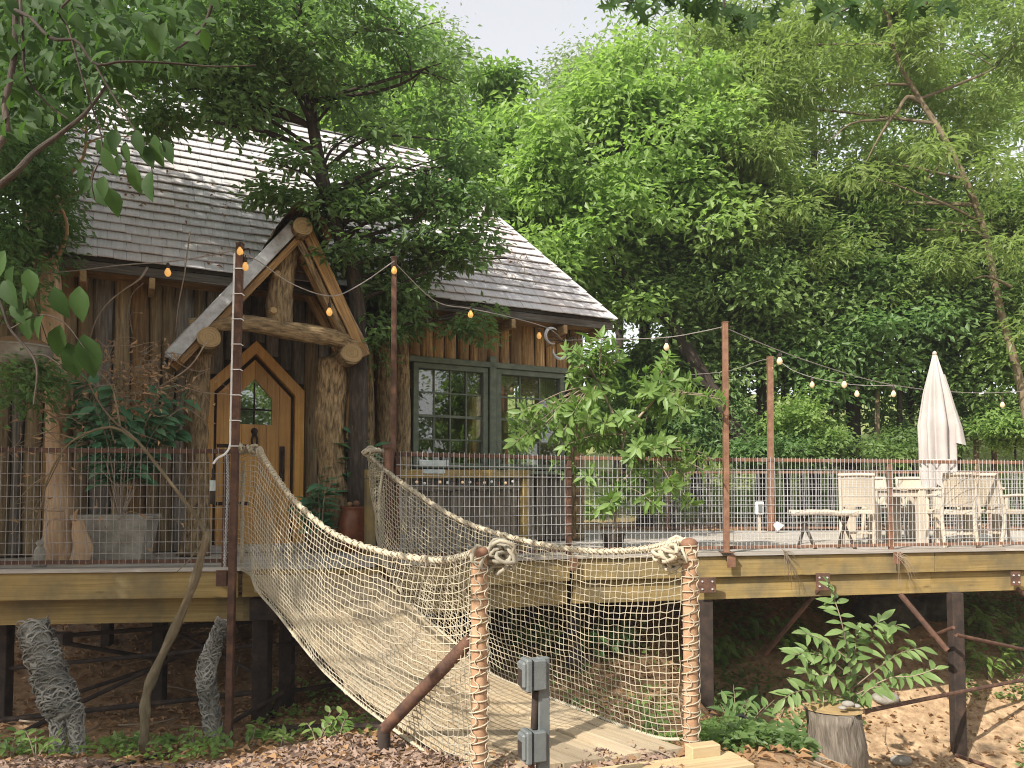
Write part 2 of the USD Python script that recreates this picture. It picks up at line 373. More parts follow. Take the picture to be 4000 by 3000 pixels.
mat('fabric', {'geo': ('geometry', {}), 'n': ('noise_texture', {'scale': 3.0, 'detail': 4.0}), 'r': ('rgb_ramp', {'ramp': [(.3, (.46, .42, .395)), (.7, (.57, .53, .505))]}), 'n2': ('noise_texture', {'scale': 350.0}), 'b': ('bump', {'strength': .2, 'distance': .001}),
                'd': ('principled_bsdf', {'roughness': .9, 'specular_ior_level': .1}), 't': ('translucent_bsdf', {}), 'm': ('mix_closure', {'fac': .22})},
    [('geo.position', 'n.vector'), ('geo.position', 'n2.vector'), ('n.fac', 'r.fac'), ('r.color', 'd.base_color'), ('r.color', 't.color'), ('n2.fac', 'b.height'), ('b.normal', 'd.normal'), ('d.BSDF', 'm.closure1'), ('t.BSDF', 'm.closure2')], 'm.closure')
mat('weave', {'geo': ('geometry', {}), 'w': ('wave_texture', {'scale': 40.0, 'bands_direction': 'z', 'distortion': 1.0}), 'r': ('rgb_ramp', {'ramp': [(.2, (.32, .27, .20)), (.8, (.55, .48, .38))]}), 'd': ('principled_bsdf', {'roughness': .9})},
    [('geo.position', 'w.vector'), ('w.fac', 'r.fac'), ('r.color', 'd.base_color')], 'd.BSDF')
mat('pane', {'fr': ('fresnel', {'IOR': 1.5}), 'mm': ('math', {'math_type': 'multiply_add', 'value2': 0.9, 'value3': 0.16, 'use_clamp': True}), 't': ('transparent_bsdf', {'color': (.86, .90, .86)}), 'g': ('glossy_bsdf', {'color': (.95, .97, .95), 'roughness': .015}), 'm': ('mix_closure', {})},
    [('fr.fac', 'mm.value1'), ('mm.value', 'm.fac'), ('t.BSDF', 'm.closure1'), ('g.BSDF', 'm.closure2')], 'm.closure')
mat('bulb_glass', {'p': ('principled_bsdf', {'base_color': (.55, .27, .07), 'roughness': .08, 'emission_color': (1.0, .55, .16), 'emission_strength': .3})}, [], 'p.BSDF')
mat('bulb_pale', {'p': ('principled_bsdf', {'base_color': (.62, .45, .30), 'roughness': .08, 'emission_color': (1.0, .62, .28), 'emission_strength': .18})}, [], 'p.BSDF')

def leafmat(name, dark, mid, light, trans=.35, tcol=None, rough=.45, spec=.4, clump=1.1, old=None):
    ramp = [(0.0, dark), (0.45, mid), (0.8, light), (1.0, old or light)]
    mat(name, {'geo': ('geometry', {}), 'oi': ('object_info', {}), 'n': ('noise_texture', {'scale': clump, 'detail': 2.0}),
               'a': ('math', {'math_type': 'add'}), 'fr': ('math', {'math_type': 'fraction'}),
               'mx': ('mix_float', {'fac': .5}), 'nr': ('map_range', {'from_min': .25, 'from_max': .75, 'to_min': 0.0, 'to_max': 1.0, 'clamp': True}),
               'r': ('rgb_ramp', {'ramp': ramp}), 'tc': ('mix_color', {'blend_type': 'multiply', 'fac': 1.0, 'b': tcol or (1.4, 1.55, .85), 'use_clamp': False, 'use_clamp_result': False}),
               'p': ('principled_bsdf', {'roughness': rough, 'specular_ior_level': spec}), 't': ('translucent_bsdf', {}), 'm': ('mix_closure', {'fac': trans})},
        [('geo.random_per_island', 'a.value1'), ('oi.random', 'a.value2'), ('a.value', 'fr.value1'), ('geo.position', 'n.vector'), ('n.fac', 'nr.value'), ('fr.value', 'mx.a'), ('nr.result', 'mx.b'), ('mx.result', 'r.fac'),
         ('r.color', 'p.base_color'), ('r.color', 'tc.a'), ('tc.result', 't.color'), ('p.BSDF', 'm.closure1'), ('t.BSDF', 'm.closure2')], 'm.closure')
leafmat('leaf_elm', (.092, .150, .052), (.152, .232, .078), (.215, .300, .110), .52)
leafmat('leaf_porch', (.050, .104, .042), (.086, .158, .058), (.135, .212, .082), .48)
leafmat('leaf_bright', (.122, .200, .055), (.195, .300, .084), (.265, .365, .125), .52)
leafmat('leaf_willow', (.165, .218, .066), (.225, .294, .095), (.295, .360, .138), .52)
leafmat('leaf_deep', (.080, .148, .056), (.130, .222, .080), (.192, .285, .105), .50)
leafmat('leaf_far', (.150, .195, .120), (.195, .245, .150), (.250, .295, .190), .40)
leafmat('leaf_big', (.022, .048, .014), (.035, .072, .019), (.058, .110, .030), .42, clump=5.0, spec=.18, rough=.6)
leafmat('leaf_bush', (.085, .150, .040), (.130, .220, .058), (.200, .300, .090), .40, clump=3.0, old=(.22, .26, .09))
leafmat('leaf_sapling', (.110, .180, .060), (.160, .240, .080), (.215, .300, .115), .38, clump=5.0)
leafmat('leaf_fern', (.055, .14, .08), (.085, .20, .105), (.14, .26, .14), .25, clump=4.0)
leafmat('dry_leaf', (.15, .085, .045), (.29, .175, .09), (.43, .28, .16), .12, tcol=(1.1, .9, .7), rough=.8, spec=.15, clump=2.5, old=(.55, .43, .29))
leafmat('fibre', (.045, .04, .034), (.17, .16, .138), (.40, .38, .34), .0, rough=.9, spec=.1, clump=6.0)
leafmat('wood_chip', (.17, .115, .09), (.28, .20, .155), (.40, .30, .24), .0, rough=.9, spec=.1, clump=4.0, old=(.36, .28, .23))
leafmat('meadow_grass', (.12, .16, .045), (.18, .22, .065), (.25, .28, .10), .3, clump=.5)

mat('soil', {'geo': ('geometry', {}), 'n': ('noise_texture', {'scale': .55, 'detail': 5.0}), 'n2': ('noise_texture', {'scale': 9.0, 'detail': 8.0, 'roughness': .7}), 'v': ('voronoi_texture', {'scale': 22.0}),
             'r1': ('rgb_ramp', {'ramp': [(.35, (.19, .125, .075)), (.5, (.28, .195, .12)), (.65, (.37, .28, .185))]}), 'r2': ('rgb_ramp', {'ramp': [(.3, (.62, .55, .5)), (.7, (1.3, 1.2, 1.1))]}),
             'mu': ('mix_color', {'blend_type': 'multiply', 'fac': 1.0, 'use_clamp': False}), 'sep': ('separate_xyz', {}),
             'gy': ('map_range', {'from_min': 16.5, 'from_max': 20.0, 'clamp': True}), 'gr': ('rgb_ramp', {'ramp': [(.3, (.12, .15, .05)), (.7, (.24, .26, .10))]}), 'mg': ('mix_color', {}),
             'sx': ('map_range', {'from_min': 2.6, 'from_max': 4.6, 'clamp': True}), 'sy': ('map_range', {'from_min': 13.0, 'from_max': 10.5, 'clamp': True}), 'sm': ('math', {'math_type': 'multiply'}), 'sandr': ('rgb_ramp', {'ramp': [(.3, (.32, .235, .15)), (.7, (.44, .34, .23))]}), 'ms': ('mix_color', {}),
             'b': ('bump', {'strength': .8, 'distance': .03}), 'p': ('principled_bsdf', {'roughness': .95, 'specular_ior_level': .1})},
    [('geo.position', 'n.vector'), ('geo.position', 'n2.vector'), ('geo.position', 'v.vector'), ('n.fac', 'r1.fac'), ('n2.fac', 'r2.fac'), ('geo.position', 'sep.vector'),
     ('sep.x', 'sx.value'), ('sep.y', 'sy.value'), ('sx.result', 'sm.value1'), ('sy.result', 'sm.value2'), ('sm.value', 'ms.fac'), ('r1.color', 'ms.a'), ('n2.fac', 'sandr.fac'), ('sandr.color', 'ms.b'),
     ('ms.result', 'mu.a'), ('r2.color', 'mu.b'), ('sep.y', 'gy.value'), ('gy.result', 'mg.fac'), ('mu.result', 'mg.a'), ('n2.fac', 'gr.fac'), ('gr.color', 'mg.b'), ('mg.result', 'p.base_color'),
     ('n2.fac', 'b.height'), ('b.normal', 'p.normal')], 'p.BSDF')

# ------------------------------------------------------------------ ground
YL = np.array([-40, 3, 5, 5.8, 6.8, 8, 9.5, 11.5, 13.5, 15, 18, 22, 28, 40, 60, 150, 500])
ZL = np.array([-.9, -.95, -1.02, -1.15, -1.52, -1.5, -1.18, -.85, -.5, -.12, .1, .6, 2.2, 5.6, 8.5, 14, 16])
YR = np.array([-40, 3, 4.8, 5.6, 6.8, 8, 9, 9.8, 11.3, 13.9, 15, 18, 22, 28, 40, 60, 150, 500])
ZR = np.array([-.95, -1.05, -1.2, -1.6, -2.25, -2.5, -2.55, -2.3, -1.5, -.4, -.12, .1, .6, 2.2, 5.6, 8.5, 14, 16])
def ground_z(x, y):
    x, y = np.asarray(x, float), np.asarray(y, float)
    t = np.clip((x - 1.6) / 1.4, 0, 1); t = t * t * (3 - 2 * t)
    z = np.interp(y, YL, ZL) * (1 - t) + np.interp(y, YR, ZR) * t
    k = np.clip((-1.0 - x) / 1.8, 0, 1); z = z - .21 * k * k * (3 - 2 * k) * np.clip((y - 3.5) / 1.2, 0, 1) * np.clip((6.8 - y) / 1.0, 0, 1)
    p = np.stack([x, y, 0 * x], -1)
    amp = np.where(y < 16, 0.16, 0.35)
    return z + amp * (meshkit.fbm(p * 0.9, 4, 3) - 0.5) + 0.05 * (meshkit.fbm(p * 4.0, 2, 5) - .5)
gx = np.concatenate([-np.geomspace(500, 9, 26), np.arange(-8.5, 10.5, .16), np.geomspace(11, 500, 26)])
gy = np.concatenate([-np.geomspace(60, 3, 8), np.arange(-2, 3, .5), np.arange(3, 16, .16), np.geomspace(16.3, 600, 40)])
GX, GY = np.meshgrid(gx, gy, indexing='ij')
gv = np.stack([GX, GY, ground_z(GX, GY)], -1).reshape(-1, 3)
ii, jj = np.meshgrid(np.arange(len(gx) - 1), np.arange(len(gy) - 1), indexing='ij')
q = (ii * len(gy) + jj).ravel(); ny = len(gy)
gf = np.vstack([np.stack([q, q + ny, q + ny + 1], 1), np.stack([q, q + ny + 1, q + 1], 1)])
single('ground', (gv, gf, None), 'soil', 'leaf strewn earth ravine rising to a grassy clearing', 'ground', smooth=True, kind='structure')

def scatter(n, x0, x1, y0, y1, L, W, lift=.012, keep=None, tilt=.5, seed=1):
    r = np.random.default_rng(seed)
    x, y = r.uniform(x0, x1, n), r.uniform(y0, y1, n)
    if keep is not None:
        k = keep(x, y, r); x, y = x[k], y[k]
    c = np.stack([x, y, ground_z(x, y) + lift + r.uniform(0, .02, len(x))], 1)
    d = rand_dirs(len(x), -.25, .45, r); nn = nrm(np.array([0, 0, 1.0]) + rand_dirs(len(x), -1, 1, r) * tilt)
    s = r.uniform(.6, 1.5, len(x))
    return leaves(c, d, nn, L * s, W * s, .3, .3)
single('leaf_litter', scatter(30000, -7.5, 9.5, 4.4, 15.5, .065, .036, seed=4, keep=lambda x, y, r: (x < 2.9) | (y > 11.5) | (r.random(len(x)) < .45)), 'dry_leaf', 'brown dry leaves strewn over the ground under the decks', 'leaf litter', kind='stuff')
single('wood_chips', scatter(15000, -4.2, 1.0, 3.6, 5.75, .05, .022, seed=5, tilt=.9), 'wood_chip', 'brown wood chip mulch on the ground in front of the bridge', 'mulch', kind='stuff')

# ------------------------------------------------------------------ the cottage's own axes
UD, NO, O2 = np.array([.8944, .4472, 0]), np.array([.4472, -.8944, 0]), np.array([0, 10.6, 0])
ZU = np.array([0, 0, 1.0])
def W(u, w, z): return O2 + UD * u + NO * w + ZU * z
WA = (UD, NO, ZU)

# ------------------------------------------------------------------ raised wooden deck
A_, B_, C_, D_, F_ = (-7.6, 6.40), (-2.46, 6.98), (-1.20, 7.40), (.66, 8.30), (9.5, 10.16)
wp = lambda u, w: tuple(W(u, w, 0)[:2])
DECK = Polygon([A_, B_, C_, D_, F_, (9.5, 14.0), (1.2, 14.0), wp(1.15, -2.2), wp(1.15, 0.0), wp(-7.5, 0.0)])
deck = Thing('wooden_deck', 'raised weathered plank deck wrapping round the cottage above the ravine', 'deck')
bd = nrm([1, .17, 0]); bn = np.array([-bd[1], bd[0], 0])
k = 0
for y in np.arange(5.0, 15.0, .145):
    cuts = [-9.5] + sorted(rng.uniform(-7, 8, 3).tolist()) + [11.0]
    for a, b in zip(cuts[:-1], cuts[1:]):
        pts = [np.array([a + .002, y - .07]), np.array([b - .002, y - .07]), np.array([b - .002, y + .07]), np.array([a + .002, y + .07])]
        pts = [(q[0], q[1] + .17 * q[0]) for q in pts]
        pol = Polygon(pts).intersection(DECK)
        g = prism(pol, -.035, rng.uniform(-.002, .002)) if pol.area > .02 else None
        if g is not None: deck.part('board', with_uv(g, bd, bn), 'deck_wood')
def edge_boards(p, q, inset, z0, z1, th, name, m, trim=.02):
    p, q = np.array([*p, 0.]), np.array([*q, 0.])
    t = nrm(q - p); n = np.array([-t[1], t[0], 0])
    p2, q2 = p + n * inset + t * trim, q + n * inset - t * trim
    L = np.linalg.norm(q2 - p2); nseg = max(1, int(round(L / 3.6)))
    for i in range(nseg):
        a, b = p2 + t * (L * i / nseg + .003), p2 + t * (L * (i + 1) / nseg - .003)
        c = (a + b) / 2 + ZU * (z0 + z1) / 2
        deck.part(name, bx(c, (np.linalg.norm(b - a), th, z1 - z0), (t, n, ZU), .004), m)
for p, q in ((A_, B_), (B_, C_), (C_, D_), (D_, F_)):
    edge_boards(p, q, .055, -.275, -.040, .045, 'rim_joist', 'pine_beam')
    edge_boards(p, q, .34 if p in (A_, B_) else .14, -.53, -.281, .09, 'support_beam', 'pine_beam')
for y in (8.9, 10.6, 12.4):       # joists and girders under the boards
    deck.part('joist', beam((-6.5, y + .3 if y > 9 else y, -.2), (.6, y + 1.2, -.2), .05, .24), 'pine_beam')
for x in (1.5, 3.6, 5.7, 7.8):
    deck.part('joist', beam((x, 8.75 + .21 * (x - .66), -.16), (x, 13.7, -.16), .05, .22), 'pine_beam')
def dpost(px, d, w, ztop=-.285, name='steel_post', m='dark_steel', sides=4, px2=None):
    c = P(px, 2000, d); g = ground_z(c[0], d) - .25
    c2 = P(px2 or px, 2000, d)
    if sides == 4: deck.part(name, bx((c[0], d, (ztop + g) / 2), (w, w, ztop - g), None, .006, 2), m)
    else: deck.part(name, tube([(c2[0], d, g), (c[0], d, ztop)], w / 2, 10), m)
    return c
for px, d, w in ((1032, 7.36, .15), (1128, 7.9, .13), (635, 8.1, .12), (30, 7.5, .13), (1310, 8.6, .16), (430, 9.4, .11)):
    dpost(px, d, w, -.285 if d > 7.8 else -.53)
c = P(1030, 2380, 7.16); deck.part('bracket', bx((c[0], 7.2, c[2]), (.26, .10, .20), None, .004), 'dark_steel')
c = P(200, 2380, 7.0); deck.part('bracket', bx((c[0], 7.1, c[2] - .28), (.20, .16, .10), None, .004), 'dark_steel')
for px, d, w in ((2745, 8.78, .17), (3722, 9.33, .135), (2240, 8.7, .14), (2420, 10.2, .12), (2070, 9.6, .12)):
    dpost(px, d, w, -.53 if px != 3722 else -.525)
for px, y, d, sx, sz in ((2760, 2285, 8.62, .20, .17), (3212, 2272, 8.93, .16, .20), (3963, 2260, 9.43, .115, .17)):
    c = P(px, y, d); bkt = deck.part('bracket', bx((c[0], d - .02, c[2]), (sx, .02, sz), None, .004), 'rust')
    for ox_, oz_ in ((-.28, .25), (.28, .25), (-.28, -.25), (.28, -.25)): deck.part('bolt', tube([(c[0] + ox_ * sx, d - .03, c[2] + oz_ * sz), (c[0] + ox_ * sx, d - .042, c[2] + oz_ * sz)], .011, 6), 'galvanised', bkt)
for px, d in ((1485, 8.1),):
    c = P(px, 2300, d); deck.part('trunk_post', tube(curve([(c[0], d, ground_z(c[0], d) - .2), (c[0] + .03, d, -1.0), (c[0] - .03, d, -.5)], 8), .09, 9, rough=.3), 'bark', smooth=True)
def pipe(a, b, r=.024, m='dark_steel', name='brace_pipe'):
    deck.part(name, tube([P(*a), P(*b)], r, 8), m)
for a, b, r in (((217, 2485, 7.5), (1000, 2426, 7.9), .022), ((212, 2505, 7.5), (600, 2572, 8.0), .022), ((20, 2612, 7.5), (1000, 2521, 7.6), .022), ((298, 2706, 7.4), (620, 2600, 8.0), .02),
                ((240, 2780, 7.3), (805, 2512, 8.1), .022), ((687, 2471, 7.9), (1060, 2660, 7.5), .02), ((0, 2813, 7.3), (1040, 2700, 7.6), .026), ((0, 2905, 7.0), (200, 2805, 7.3), .026),
                ((900, 2825, 7.1), (1110, 2700, 7.4), .024), ((1060, 2845, 7.1), (1490, 2835, 6.6), .028), ((1080, 2520, 7.6), (1500, 2490, 8.3), .022), ((1140, 2700, 7.8), (1330, 2670, 8.3), .022), ((1060, 2800, 7.4), (1150, 2600, 7.8), .03)):
    pipe(a, b, r)
for a, b, r, m in (((3195, 2305, 9.0), (2985, 2560, 9.6), .03, 'rust'), ((3490, 2290, 9.3), (3700, 2540, 9.0), .032, 'rust'), ((3370, 2780, 7.6), (3725, 2708, 8.9), .024, 'rust'), ((3725, 2708, 8.9), (4080, 2640, 10.2), .024, 'rust'),
                   ((3735, 2480, 8.95), (4060, 2550, 9.9), .022, 'rust'), ((3975, 2300, 9.5), (4080, 2390, 9.6), .026, 'rust'), ((3735, 2950, 8.85), (3905, 3010, 8.3), .024, 'rust'), ((3600, 2500, 9.6), (3725, 2450, 8.9), .02, 'rust')):
    pipe(a, b, r, m)

# ------------------------------------------------------------------ wire railings
def railing(label, p, q, posts, ztop=1.07, wire_m='wire', bar_m='rust', step=.056, wr=.0030, post_w=.05, feet=True, caps=False, zb=.055):
    t_ = Thing('wire_railing', label, 'railing', (p[0], p[1], 0))
    p, q = np.array([*p, 0.]), np.array([*q, 0.]); L = np.linalg.norm(q - p); t = (q - p) / L; n = np.array([-t[1], t[0], 0])
    t_.part('top_rail', beam(p + ZU * (ztop - .02), q + ZU * (ztop - .02), .04, .04), bar_m)
    t_.part('bottom_rail', beam(p + ZU * zb, q + ZU * zb, .034, .034), bar_m)
    for s in posts:
        c = p + t * s
        t_.part('post', bx((c[0], c[1], ztop / 2 - .03), (post_w, post_w, ztop - .04), (t, n, ZU), .004, 2), bar_m)
        if feet:
            ft = t_.part('foot_plate', bx(c - n * .10 + ZU * -.09, (.10, .016, .14), (t, n, ZU), .003), 'orange_rust' if s > 1.5 else 'rust')
    r = wr; ws = []
    x = .03 + rng.uniform(0, .03)
    while x < L - .02:
        c = p + t * x - n * .026
        j = rng.normal(0, .0015)
        ws.append(tube([c + ZU * .035, c + t * j + ZU * (ztop + .012)], r, 4, caps=False)); x += step
    for z in np.arange(.13, ztop - .05, .102):
        zz = z + rng.normal(0, .002)
        ws.append(tube([p + ZU * zz - n * .033, (p + q) / 2 + ZU * (zz - .004) - n * .033, q + ZU * zz - n * .033], r, 4, caps=False))
    t_.part('wire_mesh', join(ws), wire_m)
    return t_
railing('rusty wire mesh railing along the front of the shaded deck left of the bridge', (-7.0, 6.50), (-2.56, 7.02), [.05, 2.1, 4.42], wire_m='wire')
railing('wire mesh railing in shade between the bridge and the dark rail post', (-1.14, 7.50), (.63, 8.36), [.02, 1.95], wire_m='galvanised')
dd = nrm([8.84, 1.86, 0]); L2 = lambda px, base=(.69, 8.37): (lambda x0, y0, s: (s * y0 - x0) / (dd[0] - s * dd[1]))(base[0], base[1], (px - 2000) / 3000)
railing('sunlit rusty wire mesh railing along the front of the right hand deck', (.69, 8.37), (9.3, 10.18), [L2(2836), L2(3475), L2(4030), 8.2], wire_m='galvanised', bar_m='orange_rust', step=.053)
railing('wire mesh railing along the back edge of the right hand deck', (1.6, 13.85), (9.4, 13.85), [1.2, 3.12, 4.9, 7.0], wire_m='galvanised', bar_m='orange_rust', feet=False)

# ------------------------------------------------------------------ rope bridge
def lerp(a, b, t): return np.asarray(a, float) + (np.asarray(b, float) - a) * t
BL0, BL1, BR0, BR1 = np.array([-2.30, 6.86]), np.array([-.10, 4.50]), np.array([-1.24, 7.32]), np.array([1.10, 4.95])
tl = ([0, .2, .42, .6, .77, 1.0], [-.05, -.32, -.60, -.79, -.90, -.945])
tr = ([0, .18, .45, .62, .84, 1.0], [-.10, -.42, -.78, -.85, -.92, -.945])
def bridge_pt(s, t):
    """s across (0 left, 1 right), t along (0 at the deck, 1 at the ground)."""
    a = np.array([*lerp(BL0, BL1, t), np.interp(t, *tl)]); b = np.array([*lerp(BR0, BR1, t), np.interp(t, *tr)])
    return lerp(a, b, s)
br = Thing('plank_bridge', 'sagging plank bridge with lengthwise boards dropping from the deck to the ground', 'bridge', (.3, 4.8, -.94))
NP = 9
for i in range(NP):
    s0, s1 = (i + .06) / NP, (i + .94) / NP
    for (t0, t1) in ((0.0, .485 + .03 * math.sin(i * 2.1)), (.49 + .03 * math.sin(i * 2.1), 1.0)):
        ts = np.linspace(t0, t1, 7); v, uv = [], []
        dz = rng.uniform(-.010, .010); ou = rng.uniform(0, 50)
        for t in ts:
            for s in (s0, s1):
                p = bridge_pt(s, t); v += [p + [0, 0, dz], p + [0, 0, dz - .045]]
                uv += [(ou + s * 1.2, ou + t * 3.3)] * 2
        f = []
        for m in range(len(ts) - 1):
            b = m * 4
            for x, y in ((0, 2), (2, 3), (3, 1), (1, 0)):
                f += [[b + x, b + y, b + 4 + y], [b + x, b + 4 + y, b + 4 + x]]
        e = (len(ts) - 1) * 4
        f += [[0, 1, 3], [0, 3, 2], [e, e + 2, e + 3], [e, e + 3, e + 1]]
        br.part('plank', (np.array(v), np.array(f), np.array(uv)), 'bridge_wood')
for t in (.03, .25, .5, .75, .96):
    a, b = bridge_pt(-.02, t) - [0, 0, .075], bridge_pt(1.02, t) - [0, 0, .075]
    br.part('cross_beam', beam(a, b, .09, .07), 'bridge_wood')
br.part('hinge_board', beam(bridge_pt(.0, -.012) + [0, 0, .02], bridge_pt(1.0, -.012) + [0, 0, .02], .09, .04), 'pine_beam')

# fresh planks where the bridge meets the ground
lp = Thing('landing_step', 'pale fresh plank step on the ground at the foot of the bridge', 'step', (.6, 4.4, -.97))
for j, (o, th, dz) in enumerate(((.02, .10, -.05), (.135, .115, .0), (.262, .12, .0))):
    dirn = nrm([1.20, .40, 0]); nn_ = np.array([dirn[1], -dirn[0], 0])
    base_ = np.array([.0, 4.46, 0]) + nn_ * o
    lp.part('plank', beam(base_ + dirn * (.02 + .1 * (j > 0)) + ZU * (-.95 + dz), base_ + dirn * 1.40 + ZU * (-.95 + dz), th, .045), 'fresh_pine')
cblk = P(2745, 2935, 4.75)
lp.part('end_block', bx(cblk, (.20, .09, .09), (nrm([1.2, .4, 0]), nrm([-.4, 1.2, 0]), ZU), .006), 'fresh_pine')

def lacing(c0, c1, r, turns, tr=.0055):
    """A net's edge wound round a post: two opposite helices."""
    out = []
    t = np.linspace(0, 1, int(turns * 12)); a = t * turns * 2 * np.pi
    rr = r + .007 + .004 * np.sin(t * 91); c = lerp(c0, c1, t[:, None])
    out.append(tube(np.stack([c[:, 0] + rr * np.cos(a), c[:, 1] + rr * np.sin(a), c[:, 2] + .014 * np.sin(a * .5 + 1) + .008 * np.sin(t * 57)], 1), tr, 5, False))
    for ph in (-1.9, -.6, 1.4):       # the net's own strands running down the post
        t = np.linspace(0, 1, 110); a = ph + .28 * np.sign(np.sin(t * turns * np.pi)) * np.abs(np.sin(t * turns * np.pi)) ** .5 + .3 * np.sin(t * 5 + ph); rr = r + .012
        c = lerp(c0, c1, t[:, None]); out.append(tube(np.stack([c[:, 0] + rr * np.cos(a), c[:, 1] + rr * np.sin(a), c[:, 2]], 1), tr * .8, 5, False))
    return out
def knot(c, r, n=5, tr=.016, seed=0):
    rr = np.random.default_rng(seed); out = []
    for i in range(n):
        a = np.linspace(0, 2 * np.pi * rr.uniform(.8, 1.3), 18); ax = rand_dirs(2, -1, 1, rr); e0 = ax[0]; e1 = nrm(np.cross(e0, ax[1]))
        rad = r * rr.uniform(.55, 1.0); cc = np.asarray(c) + rr.normal(0, r * .35, 3)
        p = cc + rad * (np.cos(a)[:, None] * e0 + np.sin(a)[:, None] * e1 * rr.uniform(.5, .9)) + rr.normal(0, .003, (18, 3))
        out.append(tube(p, tr, 6))
    return join(out)
def rope_twist(pts, r, n=None):
    """Three-strand rope."""
    L = np.linalg.norm(np.diff(pts, axis=0), axis=1).sum(); n = n or int(L / (r * .9)); p = curve(pts, n)
    t, a, b = frames(p); ph = np.linspace(0, L / (r * 6.5) * 2 * np.pi, n); out = []
    for q in range(3):
        th = ph + q * 2 * np.pi / 3
        out.append(tube(p + .5 * r * (np.cos(th)[:, None] * a + np.sin(th)[:, None] * b), r * .58, 6))
    return join(out)

NL = (np.array([-.19, 4.50]), -1.0, .66 - 212 / 667.)      # near posts: xy, foot, top
NR = (np.array([1.15, 5.00]), -1.02, .66 - 180 / 600.)
posts = []
for (xy, z0, z1), lb in ((NL, 'near left post of the bridge, rope laced pipe with slanting brace'), (NR, 'near right post of the bridge, rope laced pipe topped by big knot')):
    t_ = Thing('bridge_post', lb, 'post', (*xy, z0), 'rusty pipe posts at the ground end of the bridge')
    t_.part('pipe', tube([(*xy, z0 - .2), (*xy, z1 - .03)], .047, 16), 'tan_rust', smooth=True)
    t_.part('cap', ico((*xy, z1 - .025), .056, 2, (1, 1, .75)), 'orange_rust', smooth=True)
    posts.append(t_)
a, b = np.array([NL[0][0] - .05, NL[0][1] + .04, -.19]), P(1500, 2850, 4.98)
posts[0].part('brace', tube([b, a], .040, 12), 'rust', smooth=True)
posts[0].part('brace_foot', tube([(b[0], b[1], ground_z(b[0], b[1]) - .2), b + [0, 0, .03]], .042, 12), 'dark_steel', smooth=True)
fc = (-1.19, 7.42)
t_ = Thing('bridge_post', 'far right bridge post at the deck with a rusty domed cap and rope tied on', 'post', (*fc, 0))
t_.part('pipe', tube([(*fc, -.5), (*fc, 1.10)], .045, 14), 'rust', smooth=True); t_.part('cap', ico((*fc, 1.11), .055, 2, (1, 1, .7)), 'rust', smooth=True)

